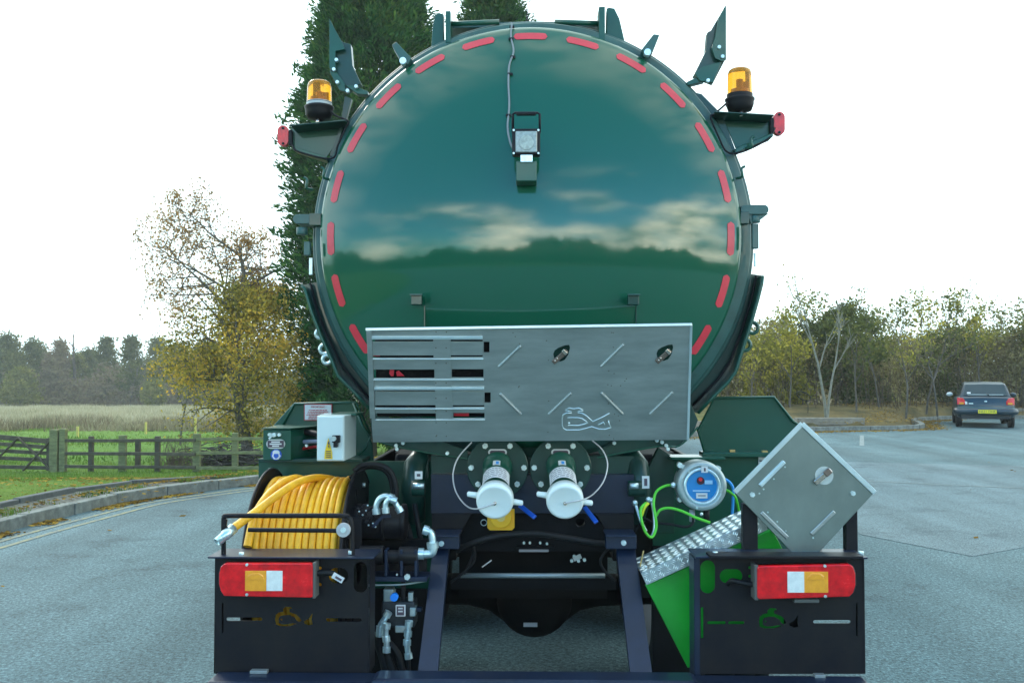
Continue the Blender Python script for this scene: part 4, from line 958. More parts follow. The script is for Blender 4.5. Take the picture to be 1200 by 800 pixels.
# ---------------- stainless plate across the bottom of the door
class Plane:
    def __init__(s, p0, p1, p2):
        s.o = Vector(p0); s.n = (Vector(p1)-s.o).cross(Vector(p2)-s.o).normalized()
        if s.n.y > 0: s.n = -s.n
    def at(s, px, py, lift=0.0):
        d = V(px, py, 5)-Vector((0, 0, EYE)); o = Vector((0, 0, EYE)); t = (s.o-o).dot(s.n)/d.dot(s.n); return o+d*t+s.n*lift
PL = Plane(V(429, 386, 3.97), V(810, 380, 3.97), V(437, 518, 4.10))
def pplate(name, pts, lift, t, m, parent, holes=(), bevel=.001, **k):
    return MB().plate(pts, holes, lambda u, v, w_: PL.at(u, v, lift+w_-t), t).build(name, m, parent, bevel, **k)
def rect(a, b, c, d): return [(a, b), (c, b), (c, d), (a, d)]
def z5(a, b, c, d): return rect(420+a/5, 370+b/5, 420+c/5, 370+d/5)
def tear(cx, cy):
    pts = [(-9, 3), (-9.6, -1), (-8, -5), (-4, -8), (4, -11), (9, -11.5), (10, -8), (8, 0), (4, 6), (-1, 8), (-6, 7)]
    return [(cx+a, cy+b) for a, b in pts]
LAT = [(658, 415.5), (779, 415)]
holes = [z5(78, 136, 438, 150), z5(541, 136, 728, 150), z5(80, 232, 440, 245), z5(541, 228, 728, 240), z5(88, 314, 445, 364), z5(547, 312, 733, 360),
         z5(95, 432, 448, 441), z5(551, 430, 733, 438), z5(98, 523, 452, 536), z5(553, 521, 737, 532), z5(100, 570, 455, 601), z5(556, 568, 739, 598),
         z5(734, 152, 768, 214), z5(739, 448, 775, 508)]+[tear(*c) for c in LAT]
sp = pplate('placard_plate', [(429, 386), (810, 380), (806, 515), (437, 518)], 0, .004, STEEL, TR, holes)
tl = MB(); tl.bar(PL.at(429, 385.5, .006), PL.at(810.5, 379.8, .006), .016, .012); tl.build('top_fold', STEEL2, sp, .002)
tl = MB(); tl.bar(PL.at(809.8, 380, .003), PL.at(806, 515, .003), .006, .010, (1, 0, 0)); tl.build('side_fold', STEEL2, sp, .001)
pplate('side_channel', [(430, 387), (436, 387), (440, 489), (434, 489)], .012, .012, STEEL, sp)
pplate('slat_shade_sheet', [(437, 388), (577, 388), (577, 492), (440, 492)], -.045, .004, DARK, sp)  # dark sheet added behind the slots to stand in for the shade there
for pts in ([(436, 417), (444, 417), (444, 419.6), (436, 419.6)], [(455.5, 436), (457, 433), (461, 433), (460, 443), (457, 443), (455, 440)], [(464, 443), (463, 438), (466, 436.5), (473, 443)], [(486, 456), (492, 456), (492, 458), (486, 458)], [(508, 474), (511, 474), (511, 477), (508, 477)], [(531, 483), (549, 484), (549, 490), (531, 490)]):
    pplate('red_card', pts, -.03, .003, RED, sp)
for a, b, c, d in ((78, 118, 728, 135), (80, 247, 732, 253), (88, 367, 735, 374), (95, 415, 737, 430), (98, 537, 738, 543), (100, 602, 742, 607)):
    lx0, ly0, lx1, ly1 = 420+a/5, 370+b/5, 420+c/5, 370+d/5
    pplate('slat_rail', rect(lx0, ly0, lx1, ly1), .012, .012, STEEL2, sp)
for a, b, c, d in ((78, 152, 727, 230), (98, 442, 735, 522)):
    pplate('number_slat', z5(a, b, c, d), .003, .003, STEEL, sp, bevel=.0015)
pplate('centre_strap', [(508.2, 397.2), (527.6, 396.6), (530.6, 490), (511, 491)], .006, .003, STEEL, sp)
bars = [((584, 430), (610.5, 404.5)), ((703.5, 430), (731, 403)), ((585.5, 460.5), (611, 485.5)), ((704, 459.5), (730.5, 485.5)), ((642.5, 485.5), (669.5, 460)), ((761, 485.5), (788.5, 459))]
for a, b in bars:
    A, B = PL.at(*a, .003), PL.at(*b, .003); m = MB(); d = (B-A).normalized(); m.bar(A, B, .012, .014, PL.n); m.build('placard_clip', STEEL, sp, .004)
for cx, cy in LAT:
    pplate('latch_recess', [(cx-12, cy-14), (cx+13, cy-14), (cx+13, cy+11), (cx-12, cy+11)], -.030, .003, GREEN2, sp)
    m = MB(); A, B = PL.at(cx-10, cy+9, .008), PL.at(cx+6.5, cy-5.5, .008); m.bar(A, B, .020, .008, PL.n); lt = m.build('latch', BRONZE, sp, .003)
    m = MB(); m.bar(PL.at(cx+2, cy-2.5, .014), PL.at(cx+5, cy-5.5, .014), .024, .008, PL.n); m.build('latch_keeper', BARE, lt, .002)
    m = MB(); m.sphere(PL.at(cx-7.5, cy+6, .013), .0045, 8); m.sphere(PL.at(cx-5, cy+3.5, .013), .0045, 8); m.build('latch_rivets', BARE, lt)
m = MB()
for k in range(44):
    x = random.choice([510, 522, 526, 607, 603, 642, 714, 716, 726, 732, 727, 713, 720]) + random.uniform(-2, 2); y = random.uniform(388, 514)
    if 560 < x or y < 392 or y > 492: m.cyl(PL.at(x, y, -.001), PL.at(x, y, .0008), .0022, n=6)
for y in (389, 407, 425, 448, 466, 481, 495, 511):
    for x in (511, 523): m.cyl(PL.at(x, y, -.001), PL.at(x, y, .008 if 397 < y < 490 else .0008), .0024, n=6)
m.build('rivets', mat('brown_rivet', (.12, .08, .05), .6), sp)
# whale emblem pressed into the plate
def wl_(pts): return [PL.at(640+a/10, 440+b/10, .0012) for a, b in pts]
m = MB(); r_ = .0028
for pts, cl_ in (([(300, 437), (235, 437), (200, 455), (187, 500), (187, 580), (200, 615), (235, 635), (390, 635), (470, 615), (535, 595), (620, 625), (690, 628), (760, 605), (740, 570), (730, 525)], 0),
                 ([(370, 435), (420, 440), (470, 468), (510, 505), (548, 537), (640, 495), (742, 438)], 0),
                 ([(250, 492), (370, 490), (420, 502), (460, 528), (487, 550), (440, 568), (380, 582), (255, 580)], 0),
                 ([(222, 402), (270, 378), (325, 388), (380, 378), (432, 402)], 0), ([(222, 408), (262, 414), (298, 424)], 0), ([(436, 408), (400, 414), (370, 424)], 0),
                 ([(605, 577), (672, 545), (686, 575)], 0)):
    m.tube(wl_(pts), r_, 6)
m.sphere(PL.at(667, 495.5, .001), .005, 8); m.build('whale_emblem', STEEL2, sp)

# ---------------- discharge pipes with white caps
for cx, fx, sgn in ((580, 583, -1), (662, 657, 1)):
    fl = MB(); ycyl(fl, fx, 548, 4.38, .022, 36, 40); f = fl.build('pipe_flange', GREEN2, TR, .003)
    m = MB()
    for ang in (62, 118, 0, 180, 222, 318, 270):
        x, y = fx+31*math.cos(R(ang)), 548-31*.93*math.sin(R(ang)); ycyl(m, x, y, 4.362, .018, 3.4, 6); ycyl(m, x, y, 4.35, .014, 2.0, 10)
    m.build('flange_bolts', BOLT, f)
    pl = front_plate('flange_plate', obround(fx-11, 526, fx+11, 533.5, 4), 4.372, .006, LABEL, f, bevel=.001)
    front_plate('plate_face', obround(fx-9, 527.6, fx+9, 532, 4), 4.370, .002, INK, pl, bevel=0)
    a = V(fx, 545, 4.38); b = V(cx, 586, 4.03); d = (b-a); L = d.length; d.normalize()
    pr = .0575
    pipe = MB().lathe(a, d, [(0, pr*1.12), (.03, pr*1.12), (.035, pr), (L-.045, pr), (L-.045, pr*1.08), (L-.02, pr*1.08), (L-.02, pr)], 36).build('discharge_pipe', GREEN, TR)
    for tt in (.05, .065, .08): MB().lathe(a+d*tt, d, [(0, pr), (.003, pr+.003), (.006, pr)], 30).build('pipe_rib', GREEN, pipe)
    # label wrapped on the upper side
    mid = math.pi
    lab = MB().lathe(a+d*(L*.42), d, [(0, pr+.0012), (.115, pr+.0012)], 24, a0=-1.25, a1=1.25).build('pipe_label', LABEL, pipe)
    m = MB()
    random.seed(6)
    for row in range(5):
        t0_ = .014+row*.020; aa = -1.0+random.uniform(0, .25)
        while aa < .95:
            w1 = random.uniform(.14, .36); m.lathe(a+d*(L*.42+t0_), d, [(0, pr+.0018), (.0055, pr+.0018)], 3, a0=aa, a1=min(aa+w1, 1.05)); aa += w1+.07
    m.build('label_print', REDINK if row == -1 else INK, lab)
    st = MB().lathe(a+d*(L*.24), d, [(0, pr+.002), (.05, pr+.002)], 6, a0=-.27, a1=.27).build('small_sticker', LABEL, pipe)
    m = MB(); m.lathe(a+d*(L*.24+.012), d, [(0, pr+.003), (.03, pr+.003)], 3, a0=-.16, a1=.05); m.build('sticker_print', CYAN, st)
    # cap
    cr_ = .0755; e = a+d*(L-.018)
    cap = MB().lathe(e, d, [(-.012, cr_*.9), (-.012, cr_), (.022, cr_), (.034, cr_*.97), (.040, cr_*.88), (.038, cr_*.8), (.034, .001)], 44).build('white_cap', WHITE, TR)
    sidev = Vector((1, 0, 0)); upv = sidev.cross(d).normalized()
    for s2, dz in ((-1, .012), (1, -.012)):
        A = e+sidev*s2*(cr_*.9)+Vector((0, 0, dz)); B = e+sidev*s2*(cr_+.034)+Vector((0, 0, dz*1.5)); m = MB(); m.tube([A, (A+B)/2, B, B+sidev*s2*.004], [.013, .012, .011, .006], 10); m.build('cap_ear', WHITE, cap)
    m = MB(); m.sphere(e+d*.038+Vector((0, 0, -.004)), .008, 10); m.build('cap_pin', BARE, cap)
    # blue valve lever
    la = (609, 592, 4.16) if sgn < 0 else (685, 594, 4.16); lb_ = (627, 606, 4.06) if sgn < 0 else (699, 612, 4.06)
    m = MB(); A, B = V(*la), V(*lb_); m.bar(A, B, .020, .010, (0, -1, .3)); m.build('valve_lever', BLUE, TR, .004)
    # lanyard
    pts = [(cx-1, 590, 3.99), (cx-22, 596, 4.02), (545, 591, 4.10), (534, 575, 4.2), (531, 555, 4.28), (537, 536, 4.33), (553, 518, 4.34)] if sgn < 0 else \
          [(cx+1, 589, 3.99), (cx+24, 584, 4.02), (698, 576, 4.12), (708, 562, 4.2), (712, 543, 4.26), (706, 527, 4.30), (694, 516, 4.33)]
    tubep('cap_lanyard', pts, .0032, PWIRE, TR, n=6)
# yellow blanking plate and ring
yp = front_plate('yellow_plate', [(571, 596), (603, 596), (603, 618), (600, 621), (574, 621), (571, 618)], 4.38, .01, YPL, TR)
m = MB(); ycyl(m, 587, 606, 4.35, .03, 12.5, 28); m.build('yellow_plug', YPL, yp, .003)
m = MB(); ycyl(m, 587, 606, 4.345, .03, 5, 16); m.build('plug_centre', mat('pale_yellow', (.75, .58, .2), .5), yp)
m = MB(); c = V(567, 612, 4.40); m.tube([c+Vector((.013*math.cos(a), 0, .013*math.sin(a))) for a in [2*math.pi*i/16 for i in range(16)]], .002, 5, closed=True); m.build('drain_ring', ZINC, TR)

# ---------------- rear cross-member and legs
front_plate('cross_member', [(505, 556), (743, 556), (743, 601), (505, 601)], 4.41, .10, NAVY, TR)
fbox('cross_member_lip', 505, 534, 743, 557, 4.47, .05, GREEN2, TR)
front_plate('gusset', [(506, 601.5), (553, 601.5), (536, 630), (506, 630)], 4.39, .05, BLACK, TR)
front_plate('gusset', [(698, 601.5), (743, 601.5), (743, 630), (716, 630)], 4.39, .05, BLACK, TR)
front_plate('centre_plate', [(552, 601.5), (699, 601.5), (722, 646), (530, 646)], 4.43, .05, DARK, TR, [circ(680, 612, 5.5), circ(643, 627, 3.5)])
for pts, cap_, bl_ in (([(507.5, 640), (526, 640), (512.5, 792), (489, 792)], (507, 628, 538, 640), (517, 637)), ([(722, 640), (744, 640), (765, 792), (739, 792)], (710, 628, 746, 640), (731, 636))):
    T = lambda u, v, w_: V(u, v, 4.18-(v-640)/152*.42)+Vector((0, w_, 0))
    lg = MB().plate(pts, [], T, .07).build('support_leg', NAVY, TR, .004)
    x0, y0, x1, y1 = cap_; fbox('leg_bracket', x0, y0, x1, y1+3, 4.14, .06, NAVY, lg, .003)
    m = MB(); A, B = V(x0, y0, 4.12), V(x1, y0, 4.12); m.box(((A.x+B.x)/2, 4.20, A.z), (B.x-A.x, .16, .008)); m.build('bracket_top', NAVY, lg, .002)
    m = MB(); ycyl(m, *bl_, 4.125, .03, 3.2, 10); m.build('leg_bolt', BOLT, lg, .001)
m = MB(); m.cyl(V(540, 674, 4.32), V(709, 674, 4.32), .011, n=14); m.build('cross_bar', mat('worn_steel_bar', (.30, .34, .34), .4, metal=.5), TR)
fbox('lower_beam', 528, 678, 722, 690, 4.5, .12, DARK, TR); fbox('chassis_box', 538, 640, 712, 700, 4.85, .4, DARK, TR)
tubep('air_hose', [(535, 645, 4.30), (560, 634, 4.28), (590, 627, 4.28), (630, 625, 4.28), (665, 630, 4.28), (700, 636, 4.30), (722, 636, 4.32)], .014, RUB, TR)
tubep('air_hose', [(535, 640, 4.34), (553, 638, 4.30), (556, 655, 4.30), (546, 668, 4.3), (528, 682, 4.3)], .006, RUB, TR)
tubep('air_hose', [(556, 640, 4.32), (552, 655, 4.3), (544, 672, 4.3)], .005, RUB, TR)
tubep('air_hose', [(715, 640, 4.32), (704, 655, 4.3), (708, 668, 4.3), (722, 680, 4.3)], .006, RUB, TR)
fbox('coupling_plate', 605, 640, 650, 645, 4.40, .03, DARK, TR)
fbox('coupling_edge', 608, 644, 643, 646.5, 4.36, .02, mat('dull_edge', (.28, .26, .26), .5, metal=.3), TR)
m = MB()
for k, (x, y) in enumerate(((614, 636), (621, 636), (633, 636), (641, 637), (673, 652), (678, 657), (685, 656), (670, 657))): ycyl(m, x, y, 4.38, .02, 1.5 if k < 4 else 2, 6)
m.build('small_bolts', BOLT, TR)
m = MB(); A = V(567, 660, 4.36); m.bar(V(565, 664, 4.36), V(576, 656, 4.36), .012, .004); m.build('torn_tag', LABEL, TR)
m = MB(); m.bar(V(672, 655, 4.36), V(681, 651, 4.36), .02, .004, (0, -1, 0)); m.build('torn_tag', mat('dusty_label', (.4, .4, .36), .6), TR)
# chassis rails, axles, wheels and underbody
for s in (-1, 1): MB().box((s*.40, 7.6, .92), (.08, 6.0, .26)).build('chassis_rail', DARK, TR, .004)
MB().box((0, 8.4, .75), (1.9, 3.2, .7)).build('underbody', DARK, TR, .02)  # dark mass added to block light coming through from the front
for s in (-1, 1):
    MB().box((s*1.17, 8.2, .66), (.04, 2.4, .72)).build('added_side_guard', BLACK, TR, .01)  # unseen guards added to keep light off the ground underneath
    for Y in (11.9,):
        wh = MB().lathe((s*1.02, Y, .50), (1, 0, 0), [(-.13, .30), (-.14, .46), (-.10, .50), (.10, .50), (.14, .46), (.13, .30)], 40).build('wheel', RUB, TR)
cabb = MB(); cabb.plate([(10.9, .45), (13.0, .45), (13.05, 1.3), (12.8, 2.9), (12.3, 3.0), (10.9, 3.0)], [], lambda u, v, w_: (-1.2+w_, u, v), 2.4); cb_ = cabb.build('cab', GREEN, TR, .03)  # cab out of view, added to block light from ahead
MB().box((0, 12.94, 2.15), (2.1, .05, .8)).build('windscreen', mat('car_glass', (.01, .03, .035), .15, coat=.3), cb_, .01)
for s in (-1, 1): MB().box((s*1.205, 12.2, 2.15), (.02, .9, .7)).build('cab_window', mat('car_glass', (.01, .03, .035)), cb_, .005)
for s in (-1, 1): MB().box((s*1.0, 9.3, .7), (.45, 2.2, .6)).build('added_side_tank', DARK, TR, .02)  # boxes added out of view to darken the ground below
for Y in (5.35, 6.75):
    ax = MB(); c = Vector((0, Y, .50))
    ax.tube([c+Vector((x, 0, 0)) for x in (-.62, -.35, -.24, -.17, -.08, 0, .08, .17, .24, .35, .62)], [.075, .085, .11, .16, .205, .22, .205, .16, .11, .085, .075], 20)
    a_ = ax.build('axle', DARK, TR)
    MB().lathe(c+Vector((0, -.12, -.02)), (0, -1, 0), [(0, .20), (.05, .19), (.10, .15), (.13, .10), (.14, .001)], 26).build('differential', DARK, a_)
    m = MB(); m.box(c+Vector((0, -.20, .19)), (.13, .02, .06)); m.build('diff_tag', mat('bare_grey', (.45, .45, .48), .4, metal=.4), a_, .003)
    m = MB(); m.box(c+Vector((-.02, -.27, -.12)), (.07, .01, .02)); m.build('drain_plug', mat('bare_grey', (.45, .45, .48)), a_)
    for s in (-1, 1):
        for xo in (.72, 1.04):
            hub = Vector((s*xo, Y, .50)); prof_ = [(-.13, .30), (-.14, .36), (-.135, .46), (-.11, .495), (-.06, .505), (-.055, .492), (-.045, .492), (-.04, .505), (.04, .505), (.045, .492), (.055, .492), (.06, .505), (.11, .495), (.135, .46), (.14, .36), (.13, .30)]
            wh = MB().lathe(hub, (1, 0, 0), prof_, 48).build('wheel', RUB, TR)
            MB().lathe(hub, (1, 0, 0), [(-.12, .30), (-.05, .28), (-.02, .12), (.02, .12), (.05, .28), (.12, .30)], 32).build('rim', mat('dull_white_rim', (.35, .35, .36), .5), wh)
fbox('mud_flap', 468, 560, 506, 700, 4.95, .01, RUB, TR); fbox('mud_flap', 745, 560, 800, 700, 4.95, .01, RUB, TR)
# bumper
A, B = (243-626)*3.66/F, (1016-626)*3.66/F
bm_ = MB(); bm_.box(((A+B)/2, 3.725, .455), (B-A, .13, .13)); bp_ = bm_.build('bumper', NAVY, TR, .008)
m = MB(); a = V(437, 792, 3.70); b = V(817, 792, 3.70); m.box(((a.x+b.x)/2, 3.70, a.z-.03), (b.x-a.x, .14, .075)); m.build('bumper_beam', NAVY, bp_, .02)
for px, py, wd in ((304, 786, 20), (960, 791, 12)): MB().box(V(px, py, 3.775), (wd*3.8/F, .03, .012)).build('bumper_hinge', mat('worn_steel_bar', (.3, .34, .34)), bp_, .002)

# ---------------- rear light boards
def whale_holes(ox, oy, k=1.0):
    c = lambda pts: [(ox+a*k, oy+b*k) for a, b in pts]
    return [c([(10, -7), (13, -10), (20, -9.5), (21, -7.5), (18, -7), (18, -3.5), (26, -.5), (30, 3.5), (33, 7), (29, 9), (26, 7), (24, 3.5), (18, .5), (11, .5), (6, 2), (4.5, 5), (5, 10), (9, 11.5), (14, 11.5), (22, 10), (27, 11), (18, 14), (6, 14), (1, 12), (0, 6), (1, 0), (5, -3), (10, -3.8)]),
            circ(ox+8*k, oy+6*k, 1.2*k, 8),
            c([(35, 8), (41, 5), (46, -2), (45, 5), (46.5, 12), (41, 13), (36, 11)])]
for side in (-1, 1):
    YB = 3.80
    if side < 0:
        outer = [(252, 654), (432, 654), (432, 789), (252, 789)]
        hs = [obround(265, 723, 307, 727), obround(382, 724, 424, 728), obround(385, 665, 408, 683), obround(414.5, 658, 430.5, 694), obround(368.5, 663.5, 377, 667), obround(368.5, 682.5, 377, 686.5), obround(260, 706, 262, 741)]+whale_holes(322, 720, .96)
    else:
        outer = [(820, 654), (1011, 654), (1011, 789), (820, 789)]
        hs = [obround(819.8+1, 656, 838, 695), obround(843.5, 666.5, 870, 683), obround(877, 663, 884.5, 666.5), obround(877, 673, 884.5, 676.5), obround(829, 727.5, 850.5, 731), obround(853.5, 727.5, 872.5, 731), obround(953, 726, 997, 730), obround(820.8+.6, 711, 824.3, 747.5), obround(1003, 706, 1005, 745)]+whale_holes(889.5, 722, 1.0)
    bd = front_plate('light_board', outer, YB, .006, BLACK, TR, hs, bevel=.001)
    if side < 0:
        fbox('board_return', 432, 654, 434, 789, YB, .12, BLACK, bd); fbox('outer_return', 250.5, 654, 252.2, 789, YB, .10, BLACK, bd)
        sx0, sx1 = 243, 438
    else:
        fbox('board_return', 814, 654, 820, 800, YB-.0, .12, NAVY, bd); fbox('outer_return', 1011, 654, 1013, 789, YB, .10, BLACK, bd)
        sx0, sx1 = 815, 1017
    a, b = V(sx0, 653, 3.75), V(sx1, 653, 3.75); sh = MB().box(((a.x+b.x)/2, 3.84, a.z), (b.x-a.x, .18, .007)).build('shelf', NAVY, TR, .002)
    sb = (258, 704, 264, 743) if side < 0 else (1001, 704, 1007, 747); fbox('slot_backing', *sb, 3.815, .004, DARK, bd, 0)  # added dark strip, keeps the bright ground from showing through the slot
    if side > 0: front_plate('lamp_bracket_back', [(919, 704), (946, 704), (946, 745), (919, 745)], 3.86, .01, DARK, bd)  # added dark sheet, so the whale's tail reads dark over bright ground
    # lamp
    LX0, LX1, LY0, LY1 = (256, 368, 660, 698.5) if side < 0 else (887, 1004, 662, 701)
    YL = 3.715
    if side < 0: shp = [(262, 660), (364, 660), (367, 662), (367, 699), (364, 700), (262, 698), (258, 692), (256, 684), (256, 672), (258, 664)]
    else: shp = [(889, 663), (997, 661), (1001, 664), (1003.5, 672), (1003.5, 686), (1001, 694), (996, 699), (889, 702), (887, 699), (887, 665)]
    tlp = front_plate('tail_light', shp, YL+.03, .05, mat('dark_lamp_body', (.03, .01, .012), .5), bd, bevel=.004)
    ln_ = front_plate('red_lens', [(x+(.6 if x < (LX0+LX1)/2 else -.8), y) for x, y in shp], YL, .03, REDL, tlp, bevel=.007)
    if side < 0: am, wh_ = (287, 668.5, 312, 692), (312, 668.5, 331, 692)
    else: wh_, am = (923, 669.5, 942.5, 694), (942.5, 669.5, 970.5, 694)
    fbox('amber_lens', *am, YL-.0025, .01, AMBL, tlp, .001); fbox('white_lens', *wh_, YL-.0025, .01, WHTL, tlp, .001)
    mx_ = (am[0]+am[2])/2
    MB().plate([(mx_-10, 679), (mx_-9, 674.5), (mx_-5, 671.5), (mx_+5, 671.5), (mx_+9, 674.5), (mx_+10, 679)], [], lambda u, v, w_: V(u, v, YL-.005)+Vector((0, w_, 0)), .006).build('indicator_bulge', AMBL, tlp, .003)
    m = MB()
    for x, y in (((289, 661.5), (289, 696.5)) if side < 0 else ((967, 663), (967.5, 698.5))): ycyl(m, x, y, YL-.004, .008, 1.7, 10)
    m.build('lens_screws', BOLT, tlp)
    # dull end cap + plug
    if side < 0:
        fbox('lamp_end', 366, 659, 369.5, 701, YL+.005, .07, mat('lamp_grey', (.10, .10, .09), .6), tlp)
        tubep('lamp_plug', [(369, 672, 3.76), (377, 671, 3.76), (388, 671, 3.765), (394, 674, 3.77)], .011, RUB, TR)
        tg = MB(); tg.bar(V(390, 673, 3.755), V(402, 680, 3.755), .006, .022, (.5, 0, -1)); g_ = tg.build('cable_tag', LABEL, TR)
        tg = MB(); tg.bar(V(393, 675.5, 3.7505), V(400, 679.5, 3.7505), .002, .008, (.5, 0, -1)); tg.build('tag_print', INK, g_)
    else:
        fbox('lamp_end', 884.5, 662, 888.5, 703, YL+.005, .07, mat('lamp_grey', (.10, .10, .09)), tlp)
        tubep('lamp_plug', [(886, 684, 3.76), (878, 684, 3.76), (868, 682, 3.765), (858, 680, 3.78), (853, 684, 3.80)], .010, RUB, TR)
        fbox('lamp_foot', 931, 702, 960, 706, YL+.02, .03, mat('lamp_grey', (.10, .10, .09)), tlp)
# white strip of gear glimpsed on the left shelf
m = MB(); m.box((V(340, 651, 3.85)), (.17, .02, .004)); m.build('shelf_strip', LABEL, TR)
m = MB(); m.box((V(416, 649.5, 3.83)), (.075, .07, .003)); m.build('shelf_label', LABEL, TR)
m = MB()
for x, y in ((283, 651), (411, 649), (838, 650), (1009, 650)): p = V(x, y, 3.80); m.cyl(p, p+Vector((0, 0, .014)), .011, n=6)
m.build('shelf_bolts', BOLT, TR, .001)
fbox('shelf_plate', 832, 651.5, 1012, 654, 3.73, .09, BLACK, TR)
# board posts and diamond plate on the right
for x0, x1, y0 in ((871, 888, 590), (991.5, 1005, 596)): fbox('plate_post', x0, y0, x1, 652, 3.90, .04, BLACK, TR, .003)
DSTEEL = mat('diamond_stainless', (.26, .31, .29), .3, metal=.9, vary=.18, vscale=1.6, bump=.006, bscale=5, aniso=(1.5, 1, 1))
dp = front_plate('diamond_plate', [(940, 497), (1024.5, 577), (944, 664), (861, 577)], 3.866, .012, DSTEEL, TR, [], bevel=.002)
m = MB(); m.bar(V(861, 576.5, 3.864), V(940, 496, 3.864), .018, .008, (0, -1, 0)); m.bar(V(940, 496.3, 3.862), V(1025, 577, 3.862), .018, .008, (0, -1, 0)); m.build('diamond_fold', STEEL2, dp, .001)
for a, b, mt, h in (((890.5, 569), (919, 540.5), STEEL2, .016), ((892, 600), (923, 630), STEEL, .006), ((950.5, 626), (978, 599), STEEL, .006)):
    m = MB(); m.bar(V(*a, 3.862), V(*b, 3.862), .016, h, (0, -1, 0)); m.build('placard_clip', mt, dp, .003)
# shallow shade of the clip is its own fold
m = MB(); ycyl(m, 966, 557, 3.862, .004, 10.5, 24); m.build('latch_disc', mat('pale_disc', (.52, .56, .52), .5, metal=.3), dp)
m = MB(); m.bar(V(955, 566, 3.852), V(974, 550, 3.852), .022, .008, (0, -1, 0)); lt = m.build('latch', BARE, dp, .003)
m = MB(); m.bar(V(967, 556, 3.846), V(973, 550.5, 3.846), .024, .008, (0, -1, 0)); m.build('latch_keeper', BRONZE, lt, .002)
m = MB()
for x, y in ((882, 579.5), (1000, 578)): ycyl(m, x, y, 3.856, .012, 3.0, 6)
for x, y in ((920, 547), (907, 561), (895, 573), (900, 600), (911, 611), (921, 622), (953, 630), (890, 578)): ycyl(m, x, y, 3.863, .006, 1.0, 6)
m.build('diamond_screws', BOLT, dp)

# ---------------- right side: bodywork, gauge, tread tray, green side plate
front_plate('wing_panel', [(837, 466), (907, 465), (937, 500), (937, 531), (826, 531), (818, 504)], 4.72, .02, GREEN, TR, bevel=.004)
m = MB(); m.tube([V(826, 531, 4.71), V(818, 504, 4.71), V(837, 466, 4.71), V(907, 465, 4.71), V(929, 493, 4.71), V(940, 500, 4.71)], .006, 6); m.build('wing_edge', GREEN, TR)
front_plate('rear_wall', [(765, 533), (963, 533), (963, 700), (765, 700)], 4.70, .02, GREEN, TR)
m = MB(); a, b = V(822, 532, 4.66), V(935, 530, 4.66); m.box(((a.x+b.x)/2, 4.68, a.z), (b.x-a.x, .10, .022)); m.build('wall_ledge', GREEN, TR, .004)
m = MB(); a, b = V(786, 537, 4.50), V(850, 537, 4.50); m.box(((a.x+b.x)/2, 4.58, a.z), (b.x-a.x, .16, .012)); m.build('bracket_shelf', GREEN, TR, .003)
front_plate('side_cheek', [(772, 524), (790, 536), (790, 625), (768, 625), (760, 548)], 4.60, .05, GREEN2, TR)
m = MB()
for px, py in ((858, 528), (896, 529)): a = V(px, py, 4.645); m.box(a, (6*4.7/F, .02, .010))
m.build('wall_tabs', mat('ochre_tab', (.55, .36, .12), .6), TR)
fl_ = fbox('wall_label', 889, 535, 899, 547, 4.69, .004, LABEL, TR, 0); fbox('label_print', 890, 539, 898, 540.5, 4.688, .003, INK, fl_, 0); fbox('label_print', 890, 543, 896, 545.5, 4.688, .003, INK, fl_, 0)
# valve body right and left of the cross-member
for side in (-1, 1):
    cx = 490 if side < 0 else 743
    m = MB(); m.tube([V(cx-(8 if side > 0 else -8), 528, 4.55), V(cx+4*side, 545, 4.5), V(cx+6*side, 575, 4.46), V(cx+2*side, 610, 4.5)], [.045, .05, .055, .04], 14); vb = m.build('side_valve', GREEN2, TR)
    m = MB(); xcyl(m, *((483, 498) if side < 0 else (736, 756)), 572, 4.38, 9, 16); m.build('valve_spindle', GREEN2, vb, .002)
    m = MB(); xcyl(m, *((484, 497) if side < 0 else (738, 748)), 569, 4.34, 3.5, 12); m.build('spindle_pin', ZINC, vb)
    r4 = (486, 552, 495, 561) if side < 0 else (752.5, 557.5, 761, 572); s = fbox('valve_label', *r4, 4.32, .004, LABEL, vb, 0)
    fbox('label_print', r4[0]+2.5, r4[1]+3, r4[2]-2.5, r4[3]-3, 4.318, .003, INK, s, 0)
    fbox('valve_stay', *((497, 520, 502, 560) if side < 0 else (733, 515, 747, 530)), 4.5, .03, GREEN2, TR)
# gauge
gc = V(823, 569.5, 4.25)
g = MB().lathe(gc, (0, 1, 0), [(.018, .075), (.0, .078), (-.004, .092), (.006, .104), (.03, .106), (.13, .104), (.135, .05)], 48).build('tank_gauge', GREYM, TR)
MB().lathe(gc, (0, 1, 0), [(.014, .0005), (.014, .0665)], 40).build('gauge_face', DIAL, g)
m = MB(); m.lathe(gc, (0, 1, 0), [(.016, .064), (.0, .067), (-.005, .072), (.0, .078)], 40); m.build('gauge_ring', ZINC, g)
m = MB(); ycyl(m, 821, 563, 4.258, .004, 4.5, 18); m.build('gauge_dot', mat('dark_dot', (.06, .01, .02), .4), g)
m = MB(); ycyl(m, 821, 561.5, 4.254, .004, 2.2, 12); m.build('gauge_pointer', mat('red_dot', (.8, .02, .03), .4), g)
s = fbox('gauge_sticker', 816, 577.5, 829, 583.5, 4.256, .003, LABEL, g, 0); fbox('sticker_print', 818, 580, 827, 581, 4.2545, .002, INK, s, 0)
fbox('gauge_print', 812, 574, 832, 575.6, 4.256, .003, mat('pale_blue_print', (.35, .6, .8), .5), g, 0)
fbox('gauge_print', 826, 562.5, 835, 567, 4.256, .003, mat('pale_blue_print', (.35, .6, .8)), g, 0)
s = fbox('gauge_sticker', 822, 546, 829.5, 553.5, 4.236, .003, LABEL, g, 0); fbox('sticker_print', 825, 548, 827, 552, 4.2345, .002, INK, s, 0)
m = MB()
